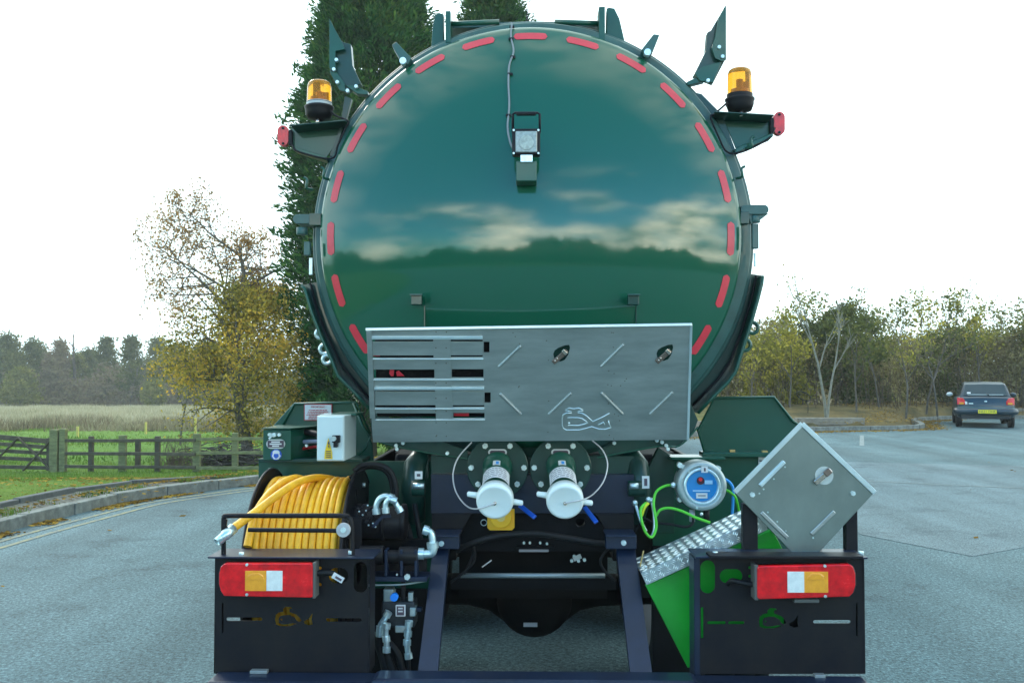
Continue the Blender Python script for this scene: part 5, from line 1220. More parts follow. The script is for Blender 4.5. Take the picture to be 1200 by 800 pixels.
for x, y in ((797, 545), (797, 585), (802, 548), (842, 549), (796, 568)): ycyl(m, x, y, 4.30, .04, 3.2, 8)
for x, y in ((808, 553), (845, 575), (817, 595)): ycyl(m, x, y, 4.238, .01, 1.4, 8)
m.build('gauge_bolts', BOLT, g)
fbox('gauge_backplate', 794, 543, 806, 590, 4.34, .02, GREEN2, g)
for x in (811, 828): m = MB(); a = V(x, 597, 4.3); m.cyl(a, a-Vector((0, 0, .05)), .013, n=10); m.build('cable_gland', mat('bare_grey', (.45, .45, .48)) if x < 815 else RUB, g)
# cables
for nm, mt, r, pts in (
    ('earth_cable', LGRN, .006, [(790, 568.5, 4.3), (780, 569, 4.28), (769, 576, 4.26), (766, 590, 4.24), (768, 604, 4.22), (769, 618, 4.22), (764, 629, 4.2), (757, 624, 4.2), (752, 610, 4.2), (751, 596, 4.22), (757, 589, 4.25)]),
    ('earth_cable', LGRN, .006, [(769, 604, 4.24), (774, 597, 4.24), (785, 595, 4.24), (800, 599, 4.22), (815, 606, 4.2), (832, 612, 4.2)]),
    ('earth_cable', LGRN, .006, [(848, 573, 4.36), (855, 576, 4.36), (862, 583, 4.36), (866, 600, 4.4)]),
    ('signal_cable', CYAN, .0065, [(846, 560, 4.36), (854, 564, 4.36), (859, 572, 4.36), (859, 585, 4.36), (858, 603, 4.36)]),
    ('black_cable', RUB, .006, [(811, 600, 4.3), (812, 612, 4.28), (804, 617, 4.28), (785, 614, 4.3), (765, 612, 4.3), (755, 608, 4.3), (745, 622, 4.35)]),
    ('black_cable', RUB, .006, [(828, 600, 4.3), (828, 612, 4.3)]),
    ('braided_hose', ZINC, .007, [(744, 588, 4.28), (747, 598, 4.26), (751, 610, 4.24), (757, 622, 4.24)]),
    ('braided_hose', ZINC, .007, [(763, 585, 4.28), (766, 600, 4.27), (767, 618, 4.26), (764, 628, 4.26)]),
    ('yellow_wire', mat('bright_yellow', (.8, .8, .03), .5), .006, [(760, 589, 4.24), (755, 595, 4.235), (752, 604, 4.235)])):
    tubep(nm, pts, r, mt, TR)
m = MB()
for x, y in ((744, 589), (760, 585), (763, 586), (789, 568)): m.sphere(V(x, y, 4.27), .013, 8)
m.build('cable_ends', ZINC, TR)
# tread plate tray
A, B = V(751, 671, 3.98), V(893, 606, 3.98); dirv = (B-A).normalized(); back = Vector((0, .29, 0)); upn = Vector((-dirv.z, 0, dirv.x))
tr = MB(); q = [A, B, B+back, A+back]; tr.add(q+[p-upn*.006 for p in q], [(0, 1, 2, 3), (7, 6, 5, 4), (0, 4, 5, 1), (1, 5, 6, 2), (2, 6, 7, 3), (3, 7, 4, 0)]); tray = tr.build('tread_step', ALU, TR, .001)
lh = .052; q = [A, B, B-upn*lh, A-upn*lh]; y4 = Vector((0, -.003, 0)); y5 = Vector((0, .004, 0))
tr = MB(); tr.add([p+y4 for p in q]+[p+y5 for p in q], [(0, 1, 2, 3), (7, 6, 5, 4), (0, 4, 5, 1), (1, 5, 6, 2), (2, 6, 7, 3), (3, 7, 4, 0)]); tr.build('step_lip', ALU, tray, .001)
W = (B-A).length; m = MB()
def lozenge(c, d, up, L=.030, wd=.0055, h=.0022):
    s = d.cross(up).normalized(); m.add([c-d*L/2, c+s*wd/2, c+d*L/2, c-s*wd/2, c+up*h-d*L*.25, c+up*h+d*L*.25], [(0, 1, 4), (1, 5, 4), (1, 2, 5), (2, 3, 5), (3, 4, 5), (3, 0, 4)])
nu = int(W/.036); nv = 8
for i in range(nu):
    for j in range(nv):
        c = A+dirv*(.018+i*.036+(j % 2)*.0)+Vector((0, .018+j*.036, 0)); s = 1 if (i+j) % 2 else -1
        for k in (-1, 0, 1):
            d = (dirv+Vector((0, s, 0))).normalized(); o = (dirv-Vector((0, s, 0))).normalized()
            lozenge(c+o*k*.0085, d, upn)
for i in range(int(W/.03)):
    for j in range(2):
        c = A+dirv*(.014+i*.030)-upn*(.014+j*.024)+Vector((0, -.003, 0)); s = 1 if (i+j) % 2 else -1
        for k in (-1, 0, 1):
            d = (dirv+upn*s).normalized(); o = (dirv-upn*s).normalized(); lozenge(c+o*k*.0075, d, Vector((0, -1, 0)), .024, .005)
o = m.build('tread_bars', STEEL2, tray); o['kind'] = 'stuff'
m = MB()
for x, y in ((757, 664), (812, 640), (887, 614), (822, 602)): m.sphere(V(x, y, 3.972), .007, 8)
m.build('step_screws', BOLT, tray)
m = MB(); m.bar(V(749, 668, 4.1), V(754, 645, 4.12), .03, .004, (1, 0, 0)); m.build('warning_tab', mat('ochre_tab', (.55, .36, .12)), TR)
front_plate('green_side_plate', [(756.5, 686), (893, 626), (905, 620), (921, 650), (925, 720), (918, 737), (880, 757), (815, 780), (806, 782)], 4.02, .03, BRG, TR, bevel=.002)
fbox('dark_void_plate', 765, 640, 810, 800, 4.60, .02, DARK, TR)  # dark sheet filling the gap in place of its shade

# ---------------- left side: bodywork, boxes, reel
front_plate('wing_panel', [(308, 512), (343, 473), (414, 470), (436, 520), (440, 560), (308, 560)], 4.80, .02, GREEN, TR, bevel=.004)
m = MB(); m.tube([V(331, 498, 4.79), V(345, 473, 4.79), V(417, 471, 4.79), V(434, 508, 4.79)], .006, 6); m.build('wing_edge', GREEN, TR)
m = MB(); m.tube([V(414, 472, 4.70), V(425, 499, 4.68), V(434, 511, 4.66)], .006, 6); m.tube([V(434, 511, 4.66), V(429, 525, 4.7), V(421, 533, 4.72)], .004, 6); m.build('wing_edge', GREEN, TR)
front_plate('rear_wall', [(303, 540), (506, 540), (506, 690), (303, 690)], 4.62, .02, GREEN, TR)
fbox('wall_ledge', 303, 537.5, 425, 541.5, 4.52, .2, GREEN2, TR)
m = MB(); ycyl(m, 316, 551.5, 4.60, .03, 3.2, 10); m.build('wall_bolt', BOLT, TR)
ws = front_plate('warning_sign', [(357, 474), (388.5, 474), (388.5, 491.5), (357, 492)], 4.785, .004, LABEL, TR, bevel=0)
fr4 = front_plate('sign_border', [(356.2, 473.2), (389.2, 473.2), (389.2, 492.4), (356.2, 492.6)], 4.785, .003, REDINK, ws, [[(357.2, 474.2), (388.2, 474.2), (388.2, 491.4), (357.2, 491.6)]], bevel=0)
def text_at(s, px, py, Y, hpx, m_, parent, name='lettering', maxw=None):
    sz = hpx*Y/F/.72; c = V(px, py, Y)
    me = text_mesh(s, sz, lambda x, y, z: Vector((x, y, z)), .0008)
    xs = [v.co.x for v in me.vertices]; wd = (max(xs)-min(xs)) or 1; k = 1.0 if not maxw else min(1.4, maxw*Y/F/wd); ym = (max(v.co.y for v in me.vertices)+min(v.co.y for v in me.vertices))/2
    for v in me.vertices: v.co = Vector((c.x+v.co.x*k, Y-v.co.z, c.z+(v.co.y-ym)))
    return put(name, me, m_, parent)
text_at('IMPORTANT', 372.5, 476.5, 4.781, 2.2, REDINK, ws, maxw=16)
m = MB(); random.seed(2)
for row in range(6):
    y = 480.3+row*1.95; x = 359+random.uniform(0, 3); xe = 386-random.uniform(0, 3)
    while x < xe:
        w1 = random.uniform(1.2, 4.2); a, b = V(x, y, 4.782), V(min(x+w1, xe), y, 4.782); m.box(((a.x+b.x)/2, 4.782, a.z), (b.x-a.x, .002, .0032)); x += w1+.6
m.build('small_print', REDINK, ws)
# control box
cb = MB(); a = V(308, 539, 4.50); b = V(341, 503.5, 4.50)
x0, x1, z0_, z1_ = a.x, b.x, a.z, b.z; Yf, Yb_ = 4.50, 4.78
cb.add([(x0, Yf, z0_), (x1, Yf, z0_), (x1, Yf, z1_), (x0, Yf, z1_), (x0+.02, Yb_, z0_), (x1+.10, Yb_, z0_), (x1+.10, Yb_, z1_), (x0+.02, Yb_, z1_)], [(0, 1, 2, 3), (4, 7, 6, 5), (0, 4, 5, 1), (3, 2, 6, 7), (0, 3, 7, 4), (1, 5, 6, 2)])
cbx = cb.build('control_box', GREEN, TR, .003)
cb = MB(); zz = z1_+.004; cb.add([(x0-.005, Yf-.01, zz), (x1+.003, Yf-.01, zz), (x1+.13, Yb_, zz+.0), (x0-.0, Yb_, zz), (x0-.005, Yf-.01, zz+.005), (x1+.003, Yf-.01, zz+.005), (x1+.13, Yb_, zz+.005), (x0, Yb_, zz+.005)], [(3, 2, 1, 0), (4, 5, 6, 7), (0, 1, 5, 4), (1, 2, 6, 5), (2, 3, 7, 6), (3, 0, 4, 7)]); cb.build('box_lid', GREEN, cbx, .001)
fbox('compartment_shade_sheet', 341, 504, 374, 539, 4.74, .02, BLACK, TR)  # black sheet paints in the dark of the open compartment
pl = front_plate('instruction_plate', obround(312, 514.5, 334, 525.5, 5)[:], 4.495, .006, mat('plate_silver', (.55, .58, .55), .4, metal=.3), cbx, bevel=0)
front_plate('plate_field', [(313.5, 516), (332.5, 516), (332.5, 524), (313.5, 524)], 4.493, .003, INK, pl, bevel=0)
m = MB()
for x_0, x_1, y in ((318, 328, 517.6), (316, 330, 520), (319, 327, 522.3)): a, b = V(x_0, y, 4.492), V(x_1, y, 4.492); m.box(((a.x+b.x)/2, 4.491, a.z), (b.x-a.x, .002, .006))
m.build('plate_print', LABEL, pl)
bs = front_plate('blue_mask_sticker', circ(323.5, 532.5, 6.4, 24), 4.496, .004, BLUE, cbx, bevel=0)
front_plate('sticker_head', [(319.5, 532), (319.5, 529), (321.5, 527.3), (325.5, 527.3), (327.5, 529), (327.5, 532), (329, 534), (326, 538), (321, 538), (318.5, 534)], 4.494, .003, LABEL, bs, bevel=0)
front_plate('sticker_mask', [(321, 531.5), (326, 531.5), (326.5, 534.5), (324.5, 536.8), (322.5, 536.8), (320.5, 534.5)], 4.492, .003, BLUE, bs, bevel=0)
m = MB(); ycyl(m, 315.5, 509, 4.48, .03, 2, 10); ycyl(m, 326.8, 509.3, 4.48, .03, 2, 10); ycyl(m, 320.5, 509.5, 4.47, .04, 2.6, 10); m.bar(V(320, 509, 4.465), V(315, 514, 4.46), .008, .008); m.build('control_knobs', ZINC, cbx)
tubep('control_pipe', [(341, 518, 4.62), (356, 517.5, 4.6), (374, 517, 4.55)], .010, mat('grey_pipe', (.22, .25, .32), .4), TR)
tubep('red_pipe', [(341, 528.5, 4.62), (352, 526, 4.6), (364, 524, 4.58), (374, 523, 4.55)], .007, mat('dark_red_pipe', (.32, .02, .02), .4), TR)
tubep('black_pipe', [(346, 511, 4.66), (354, 506, 4.62), (364, 507, 4.6), (374, 509, 4.56)], .014, RUB, TR)
tubep('green_pipe', [(352, 527.5, 4.66), (374, 527, 4.6)], .006, GREEN, TR)
m = MB()
for y in (509, 514, 524, 528): ycyl(m, 345, y, 4.60, .05, 2.2, 8)
ycyl(m, 359, 522, 4.58, .02, 1.8, 8); m.build('pipe_unions', ZINC, TR)
# pale cabinet
zt, zb = V(385, 487, 4.15).z, V(385, 540, 4.15).z
plan = [(V(371.5, 500, 4.15).x, 4.15), (V(403.5, 500, 4.15).x, 4.15), (V(417.5, 500, 4.42).x, 4.42), (V(380, 500, 4.42).x, 4.42)]
cabi = MB().plate(plan, [], lambda u, v, w_: (u, v, zb+w_), zt-zb).build('switch_cabinet', CAB, TR, .004)
fbox('cabinet_door', 372.3, 488, 402.2, 539.3, 4.143, .008, CAB, cabi, .003)
fbox('cabinet_shelf', 388, 484.5, 417.5, 487, 4.30, .2, GREEN, TR)
tri_ = front_plate('warning_sticker', [(384.6, 513), (389, 529), (389.5, 537.5), (380, 537.5), (380.6, 529)], 4.139, .003, mat('safety_yellow', (.85, .55, .01), .5), cabi, bevel=0)
front_plate('lightning_bolt', [(385.3, 516.5), (386.2, 520.5), (385, 520.5), (386, 525.5), (383.8, 522), (385, 522), (383.9, 518.5)], 4.137, .002, INK, tri_, bevel=0)
m = MB()
for y in (528.5, 531, 533.3, 535.5): a, b = V(381.8, y, 4.137), V(388, y, 4.137); m.box(((a.x+b.x)/2, 4.137, a.z), (b.x-a.x, .002, .0035))
m.build('sticker_print', INK, tri_)
sw = fbox('rotary_switch', 389, 510, 397.7, 518.5, 4.12, .03, BLACK, cabi, .002); fbox('switch_lever', 390.5, 518, 395, 524, 4.115, .03, BLACK, sw, .002)
m = MB(); ycyl(m, 390.5, 514, 4.105, .03, 3, 14); m.build('switch_knob', GREYM, sw)

# hose reel
RX0, RX1, RY, RZ, RR = -1.165, -.775, 4.37, .80, .425
for x in (RX0, RX1):
    fl = MB(); T = lambda u, v, w_, x=x: (x+w_, RY+u, RZ+v)
    hs = []
    if x == RX1:
        for k in range(14):
            a = k*2*math.pi/14; r = (.33, .24)[k % 2]; hs.append([(r*math.cos(a)+.014*math.cos(t), r*math.sin(a)+.030*math.sin(t)) for t in [i*math.pi/5 for i in range(10)]])
        hs.append([(.07*math.cos(t), .07*math.sin(t)) for t in [i*math.pi/8 for i in range(16)]])
    f = fl.plate([(RR*math.cos(2*math.pi*i/72), RR*math.sin(2*math.pi*i/72)) for i in range(72)], hs, T, .008).build('reel_flange', BLACK, TR, .001)
    m = MB(); m.tube([Vector((x+.004, RY+RR*math.cos(2*math.pi*i/72), RZ+RR*math.sin(2*math.pi*i/72))) for i in range(72)], .008, 6, closed=True); m.build('flange_bead', BLACK, f)
    m = MB()
    for k in range(6): a = k*math.pi/3+.3; c = Vector((x+.008, RY+.36*math.cos(a), RZ+.36*math.sin(a))); m.cyl(c, c+Vector((.012, 0, 0)), .011, n=6)
    m.build('flange_bolts', BOLT, f)
MB().cyl((RX0, RY, RZ), (RX1, RY, RZ), .20, n=32, caps=False).build('reel_drum', BLACK, TR)
# hose: a thing of its own
HR = .0142; turns = 12; RW = .383
hose = root('jetting_hose', ((RX0+RX1)/2, RY, RZ), 'yellow rubber hose wound on the black reel, steel-tipped end resting on the rail', 'hose')
pts = []; n = turns*56; xa, xb = RX0+.028, RX1-.018
for i in range(n+1):
    t = i/n; a = t*turns*2*math.pi; x = xa+(xb-xa)*t; rr = RW+.003*math.sin(a*3.1+1)+.002*math.sin(a*.37)
    pts.append((x, RY+rr*math.cos(a), RZ+rr*math.sin(a)))
MB().tube(pts, HR, 9).build('outer_windings', YEL, hose, fixn=False)
pts = [(x+.012 if k else x, y, z) for k, (x, y, z) in enumerate([(xa+(xb-xa)*i/n, RY+.36*math.cos(i/n*turns*2*math.pi), RZ+.36*math.sin(i/n*turns*2*math.pi)) for i in range(0, n+1, 2)])]
MB().tube(pts, HR, 7).build('inner_windings', YEL, hose, fixn=False)
end = cat([V(270, 621, 3.83), V(300, 599, 3.95), V(325, 580, 4.06), V(347, 566, 4.17), V(366, 560, 4.27), V(380, 560, 4.35), V(391, 562, 4.42)], 6)
MB().tube(end, .0165, 10).build('free_end', YEL, hose, fixn=False)
e2 = cat([V(290, 640, 3.93), V(298, 606, 3.99), V(312, 582, 4.08), V(330, 566, 4.2), V(345, 560, 4.3), V(356, 562, 4.40)], 6)
MB().tube(e2, .0165, 10).build('crossing_turn', YEL, hose, fixn=False)
m = MB(); a, b = V(274, 618, 3.815), V(259, 631, 3.775); d = (b-a).normalized(); m.lathe(a, d, [(0, .0175), (0, .0205), (.045, .021), (.05, .018), (.085, .018), (.085, .013), (.06, .012)], 20); m.build('steel_ferrule', ZINC, hose)
# dark printed marks along the hose
m = MB()
for k in range(24):
    a = random.uniform(.6, 2.6); tn = random.randrange(turns); t = (tn+ (a/(2*math.pi)))/turns; x = xa+(xb-xa)*t
    q = [(x+.002, RY-(RW+HR+.0006)*math.cos(a+j*.05), RZ+(RW+HR+.0006)*math.sin(a+j*.05)) for j in range(6)]
# reel guard rail
GY_ = 3.80
tubep('guard_rail', [(262, 652, GY_), (262, 612, GY_), (263, 606, GY_), (269, 604, GY_), (330, 604, GY_), (400, 604, GY_), (408, 606, GY_), (412, 614, GY_), (413, 652, GY_)], .0095, BLACK, TR, k=6)
tubep('guard_rail', [(291, 620.5, GY_), (340, 621, GY_), (392, 621.5, GY_), (402, 624, GY_), (412, 629, GY_)], .0085, BLACK, TR)
m = MB(); m.bar(V(265, 608, 3.80), V(263, 620, 3.80), .01, .01); ycyl(m, 265, 620, 3.79, .02, 3.5, 12); m.build('rail_stop', BLACK, TR)
m = MB(); ycyl(m, 402, 621, 3.765, .02, 8.2, 28); rd = m.build('guide_roller', mat('white_disc', (.45, .45, .44), .5), TR, .001); m = MB(); ycyl(m, 402, 621, 3.757, .02, 3.3, 8); m.build('roller_bolt', BOLT, rd)
tubep('reel_cable', [(415, 552, 4.3), (425, 545, 4.3), (445, 545, 4.3), (458, 553, 4.3), (464, 572, 4.3), (463, 600, 4.3)], .012, RUB, TR)
tubep('reel_cable', [(410, 560, 4.3), (428, 548, 4.32), (446, 549, 4.32), (456, 558, 4.32), (461, 580, 4.32), (468, 604, 4.3)], .009, RUB, TR)
# pump and motor group
PY = 4.20
m = MB(); xcyl(m, 404, 474, 612, PY, 19, 28); pm = m.build('hydraulic_motor', BLACK, TR, .003)
for x0, x1, r in ((448, 452, 22), (471, 476, 21), (418, 424, 21)):
    m = MB(); xcyl(m, x0, x1, 611, PY, r, 28); m.build('motor_ring', BLACK, pm, .002)
for x0, x1, y, r in ((422, 450, 650, 11), (450, 470, 652, 8), (468, 490, 651, 11)):
    m = MB(); xcyl(m, x0, x1, y, 4.02, r, 20); m.build('pivot_tube', BLACK, TR, .002)
for x in (450.5, 468.5, 485.5): fbox('pivot_rib', x, 644, x+3.4, 675, 3.985, .06, NAVY, TR, .002)
fbox('pivot_base', 430, 676, 500, 681, 3.98, .12, NAVY, TR); fbox('pivot_back', 430, 655, 500, 680, 4.12, .02, BLACK, TR)
fbox('backing_plate', 404, 632, 500, 646, 4.28, .04, DARK, TR); fbox('side_bracket', 412, 606, 424, 650, 4.1, .01, BLACK, TR)
def fitting(pts, r, Y=4.1, nuts=()):
    q = cat([V(x, y, Y) for x, y in pts], 5); m = MB(); m.tube(q, r, 10)
    for i in nuts:
        a = q[i]; d = (q[min(i+1, len(q)-1)]-q[max(i-1, 0)]).normalized(); m.cyl(a-d*.011, a+d*.011, r*1.5, n=6)
    return m.build('hose_fitting', ZINC, TR, fixn=False)
fitting([(441, 600), (441, 592), (445, 584), (452, 581), (458, 583)], .0125, 4.08, (1, 20)); fitting([(452, 599), (452, 590), (456, 585), (462, 586)], .011, 4.06, (1, 15)); fitting([(460, 584), (464, 590), (468, 597)], .012, 4.10, (0, 10))
fitting([(499, 621), (505, 624), (507, 634), (507, 641)], .0145, 4.04, (0, 15)); fitting([(507, 637), (507, 646), (503, 648.5), (492, 648.5)], .0175, 4.02, (1, 14))
fitting([(454, 719), (450, 726), (446, 732), (445, 742)], .0115, 3.98, (0, 12, 15)); fitting([(453, 733), (452, 742), (453, 752), (453, 762)], .0115, 3.95, (0, 8, 14)); fitting([(479, 730), (478, 742), (477, 755), (479, 770)], .0115, 3.95, (0, 5, 9, 14))
fitting([(434.5, 718), (435, 730), (435, 745)], .012, 4.02, (0, 9)); fitting([(435, 755), (435, 770)], .010, 4.02)
m = MB()
for x, y in ((420, 596), (427, 592), (432, 597), (426, 603), (435, 606), (440, 610), (430, 611), (417, 608), (438, 600)): m.sphere(V(x, y, 4.10+random.uniform(-.02, .02)), .009, 6); m.bar(V(x-3, y+2, 4.11), V(x+4, y-2, 4.11), .01, .01)
m.build('pump_details', BLACK, TR)
m = MB()
for x, y in ((421, 599), (429, 598), (431, 592), (425, 603), (437, 613), (440, 617), (432, 615)): m.sphere(V(x, y, 4.08), .0045, 6)
m.build('pump_bolts', ZINC, TR)
m = MB(); m.bar(V(437, 617, 4.08), V(448, 605, 4.08), .01, .012); m.bar(V(448, 605, 4.08), V(458, 604, 4.08), .01, .012); m.build('pump_bracket', NAVY, TR)
# control valve block below
vb = fbox('valve_block', 447, 705, 486, 735, 4.02, .10, mat('cast_dark', (.03, .035, .04), .45, metal=.3, vary=.4, vscale=30), TR, .006)
fbox('valve_cap', 449, 690, 461, 706, 4.03, .05, GREYM, vb, .005); m = MB(); m.cyl(V(458, 690, 4.06), V(458, 700, 4.06), .02, n=14); m.build('valve_dome', GREYM, vb)
fbox('valve_stem', 478, 694, 484, 710, 4.04, .03, GREYM, vb, .003); fbox('valve_side', 480, 712, 487, 722, 4.0, .06, GREYM, vb, .003); fbox('valve_foot', 463, 733, 478, 741, 4.01, .06, GREYM, vb, .003)
m = MB(); ycyl(m, 461.5, 700, 3.98, .03, 4.6, 18); m.build('blue_cap', mat('bright_blue_cap', (.01, .25, .9), .4), vb, .002)
s = front_plate('valve_label', [(463.5, 708.5), (475, 708.5), (475, 722), (463.5, 722)], 3.995, .01, LABEL, vb, bevel=.002)
front_plate('label_print', [(465, 710), (473.5, 710), (473.5, 720.5), (465, 720.5)], 3.993, .003, INK, s, [[(466.5, 711.5), (472, 711.5), (472, 713.5), (466.5, 713.5)], [(466.5, 715), (472, 715), (472, 717), (466.5, 717)]], bevel=0)
fbox('valve_pipe', 470, 680, 475, 706, 4.05, .02, RUB, vb); fbox('pipe_stub', 487, 712, 494, 716.5, 4.02, .03, NAVY, vb)
for pts, r in (([(445, 740), (444, 755), (449, 772), (455, 800)], .017), ([(453, 760), (455, 772), (461, 786), (468, 800)], .017), ([(479, 768), (479, 782), (481, 800)], .008), ([(455, 752), (466, 765), (472, 785), (480, 800)], .014), ([(500, 760), (496, 780), (492, 800)], .006)):
    tubep('hydraulic_hose', [(x, y, 4.0) for x, y in pts], r, RUB, TR)
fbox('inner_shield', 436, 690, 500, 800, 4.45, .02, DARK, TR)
m = MB(); ycyl(m, 477, 676, 3.97, .02, 3.6, 6); ycyl(m, 465, 673, 3.97, .01, 1.2, 6); ycyl(m, 432, 686, 3.97, .01, 1.5, 6); m.build('pivot_bolts', BOLT, TR)
tubep('worn_bar', [(434, 685, 4.0), (470, 684.5, 4.0), (500, 680, 4.02)], .004, GREYM, TR)
tubep('frame_hose', [(470, 600, 4.35), (478, 620, 4.35), (482, 640, 4.35)], .016, RUB, TR); tubep('frame_hose', [(486, 590, 4.4), (490, 615, 4.38), (494, 640, 4.38)], .012, RUB, TR)

# ================================================================== THE PARKED CAR
def build_car():
    car = root('parked_car', (0, 0, 0), 'small dark blue hatchback parked nose to the bank at the right edge', 'car')
    CP = mat('dark_blue_car_paint', (.004, .024, .040), .3, coat=.35, vary=.1)
    TRIM = mat('car_black_trim', (.015, .02, .024), .5); GL_ = mat('car_glass', (.01, .03, .035), .15, coat=.3)
    # body below the waist: sections along y (0 rear .. 3.8 front)
    ys = [0, .06, .16, .5, 1.0, 1.8, 2.6, 3.1, 3.5, 3.72, 3.8]
    hw = [.70, .77, .80, .81, .815, .815, .81, .80, .76, .68, .60]
    zt = [.86, .92, .93, .93, .93, .92, .90, .86, .78, .70, .60]; zb = [.36, .30, .27, .24, .22, .22, .22, .22, .24, .28, .34]
    m = MB(); rings = []
    for y, h, t, b in zip(ys, hw, zt, zb):
        rings.append([(-h*.80, y, b), (-h*.97, y, b+.08), (-h, y, (t+b)/2), (-h*.985, y, t-.12), (-h*.93, y, t-.02), (-h*.78, y, t+.012), (0, y, t+.025), (h*.78, y, t+.012), (h*.93, y, t-.02), (h*.985, y, t-.12), (h, y, (t+b)/2), (h*.97, y, b+.08), (h*.80, y, b)])
    k = len(rings[0]); m.add([p for r in rings for p in r], [(i*k+j, i*k+j+1, (i+1)*k+j+1, (i+1)*k+j) for i in range(len(rings)-1) for j in range(k-1)]+[tuple(range(k)), tuple(range((len(rings)-1)*k, len(rings)*k))[::-1]], True)
    o = m.build('body', CP, car); 
    # greenhouse
    m = MB(); prf = [(.10, .93, .70), (.22, 1.08, .66), (.40, 1.30, .585), (.50, 1.345, .57), (1.2, 1.375, .575), (1.9, 1.35, .57), (2.3, 1.20, .62), (2.75, .92, .69)]
    rings = [[(-w_, y, .90), (-w_, y, z-.03 if z > 1 else z), (-w_*.93, y, z), (0, y, z+.018), (w_*.93, y, z), (w_, y, z-.03 if z > 1 else z), (w_, y, .90)] for y, z, w_ in prf]; k = 7
    m.add([p for r in rings for p in r], [(i*k+j, i*k+j+1, (i+1)*k+j+1, (i+1)*k+j) for i in range(len(rings)-1) for j in range(k-1)]+[tuple(range(k))], False)
    m.build('cabin', CP, car, .01)
    def quad(name, pts, m_, parent, t=.012, bevel=.004):
        pts = [Vector(p) for p in pts]; n = (pts[1]-pts[0]).cross(pts[2]-pts[0]).normalized()
        mm = MB(); q = len(pts); mm.add(pts+[p+n*t for p in pts], [tuple(range(q))[::-1], tuple(range(q, 2*q))]+[(i, (i+1) % q, q+(i+1) % q, q+i) for i in range(q)]); return mm.build(name, m_, parent, bevel)
    rw = quad('rear_window', [(-.60, .105, .965), (.60, .105, .965), (.52, .385, 1.30), (-.52, .385, 1.30)], GL_, car)
    quad('seat_reflection', [(-.48, .10, .985), (.48, .10, .985), (.50, .125, 1.01), (-.50, .125, 1.01)], mat('parcel_shelf', (.20, .27, .28), .5), rw, .004, 0)  # pale strip on the glass, a reflection painted as colour
    quad('window_sticker', [(-.50, .13, 1.03), (-.40, .13, 1.03), (-.40, .165, 1.07), (-.50, .165, 1.07)], LABEL, rw, .004, 0)
    m = MB(); m.tube([(.14, .06, .95), (.08, .10, 1.0), (.02, .12, 1.04)], .012, 5); m.build('wiper', TRIM, rw)
    for s in (-1, 1):
        quad('side_window', [(s*.685, .45, .955), (s*.70, 1.25, .955), (s*.595, 1.25, 1.30), (s*.60, .55, 1.27)][::s], GL_, car)
        quad('side_window', [(s*.70, 1.32, .955), (s*.70, 2.40, .955), (s*.60, 2.0, 1.28), (s*.595, 1.32, 1.30)][::s], GL_, car)
        m = MB(); m.sphere((s*.92, 2.05, .97), .1, 10, (1, .7, .7)); m.build('door_mirror', mat('mirror_white', (.7, .75, .75), .3) if s < 0 else CP, car)
        tl_ = quad('tail_light', [(s*.775, .035, .70), (s*.56, .0, .70), (s*.55, .0, .80), (s*.62, .02, .90), (s*.775, .06, .91)][::-s], REDL, car, .03, .008)
        quad('indicator', [(s*.72, -.012, .71), (s*.60, -.022, .71), (s*.60, -.022, .765), (s*.72, -.012, .765)][::-s], AMBL, tl_, .015, .002)
        if s < 0: quad('reverse_lamp', [(-.56, -.018, .71), (-.50, -.018, .71), (-.51, -.018, .79), (-.57, -.018, .80)], WHTL, tl_, .012, .002)
        for y in (.62, 3.08):
            wh = MB().lathe((s*.72, y, .28), (1, 0, 0), [(-.085, .16), (-.09, .24), (-.075, .275), (.075, .275), (.09, .24), (.085, .16)], 24).build('wheel', RUB, car)
            MB().lathe((s*.72, y, .28), (s, 0, 0), [(.05, .001), (.06, .10), (.075, .17), (.05, .18)], 20).build('rim', GREYM, wh)
    quad('windscreen', [(.64, 2.66, .965), (-.64, 2.66, .965), (-.54, 2.02, 1.30), (.54, 2.02, 1.30)], GL_, car)
    bp = MB(); bp.tube([(-.80, .30, .50), (-.79, .02, .50), (-.70, -.07, .50), (0, -.10, .50), (.70, -.07, .50), (.79, .02, .50), (.80, .30, .50)], .105, 10); bpo = bp.build('bumper', CP, car)
    m = MB(); m.tube([(-.78, .0, .605), (-.70, -.075, .605), (0, -.11, .605), (.70, -.075, .605), (.78, 0, .605)], .022, 6); m.build('bumper_strip', mat('bumper_teal', (.05, .12, .14), .4), bpo)
    MB().box((0, .08, .36), (1.35, .2, .16)).build('rear_valance', TRIM, car, .02)
    np_ = MB(); np_.box((.03, -.205, .50), (.50, .012, .105)); npo = np_.build('number_plate', mat('plate_yellow', (.85, .72, .02), .5), car, .002)
    me = text_mesh('N531 OHR', .105, lambda x, y, z: Vector((x+.03, -.213-z, .465+y)), .001)
    xs = [v.co.x for v in me.vertices]; k_ = .44/(max(xs)-min(xs))
    for v in me.vertices: v.co.x = .03+(v.co.x-.03)*k_
    put('lettering', me, INK, npo)
    m = MB(); m.sphere((0, -.005, .80), .035, 8, (1.3, .4, .8)); m.build('tailgate_badge', ZINC, car)
    m = MB(); m.box((-.40, -.005, .735), (.12, .01, .03)); m.build('model_badge', ZINC, car)
    m = MB(); m.cyl((.42, -.02, .27), (.42, .25, .27), .035, n=10); m.build('exhaust', RUB, car)
    return car
car = build_car()
a = G(1155.5, 501.5); car.location = (a.x, a.y, 0); car.rotation_euler = (0, 0, R(-20.5))

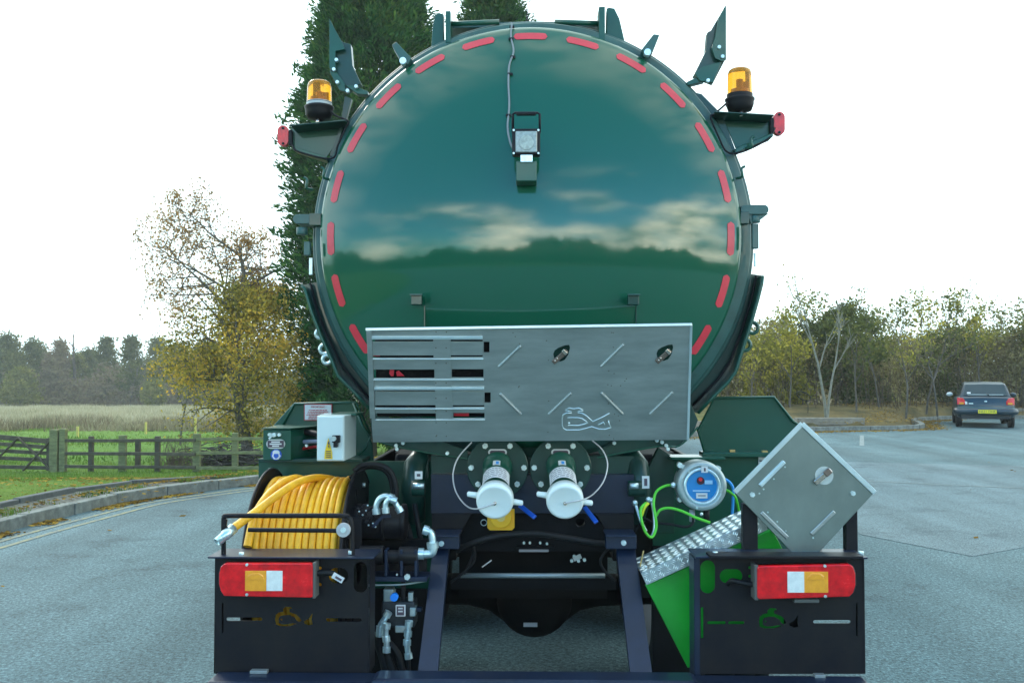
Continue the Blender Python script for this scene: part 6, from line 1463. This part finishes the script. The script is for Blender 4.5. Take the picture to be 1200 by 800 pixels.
# ---- haze
m = bpy.data.materials.new('haze'); m.use_nodes = True; t = m.node_tree; t.nodes.clear(); o_ = t.nodes.new('ShaderNodeOutputMaterial'); pv = t.nodes.new('ShaderNodeVolumePrincipled')
pv.inputs['Color'].default_value = (.95, .98, .96, 1); pv.inputs['Density'].default_value = .0008; pv.inputs['Anisotropy'].default_value = .2; t.links.new(pv.outputs[0], o_.inputs['Volume'])
hz = MB().box((0, 500, 5.1), (1810, 2010, 18.0)).build('haze', m); hz['kind'] = 'stuff'

for o in COL.objects:
    b_ = o.name.split('.')[0]
    if o.type == 'MESH' and o.parent and b_.split('_')[-1] in ('bolts', 'screws', 'rivets', 'clips', 'print', 'unions', 'knobs', 'details', 'tabs', 'ends'): o['kind'] = 'stuff'
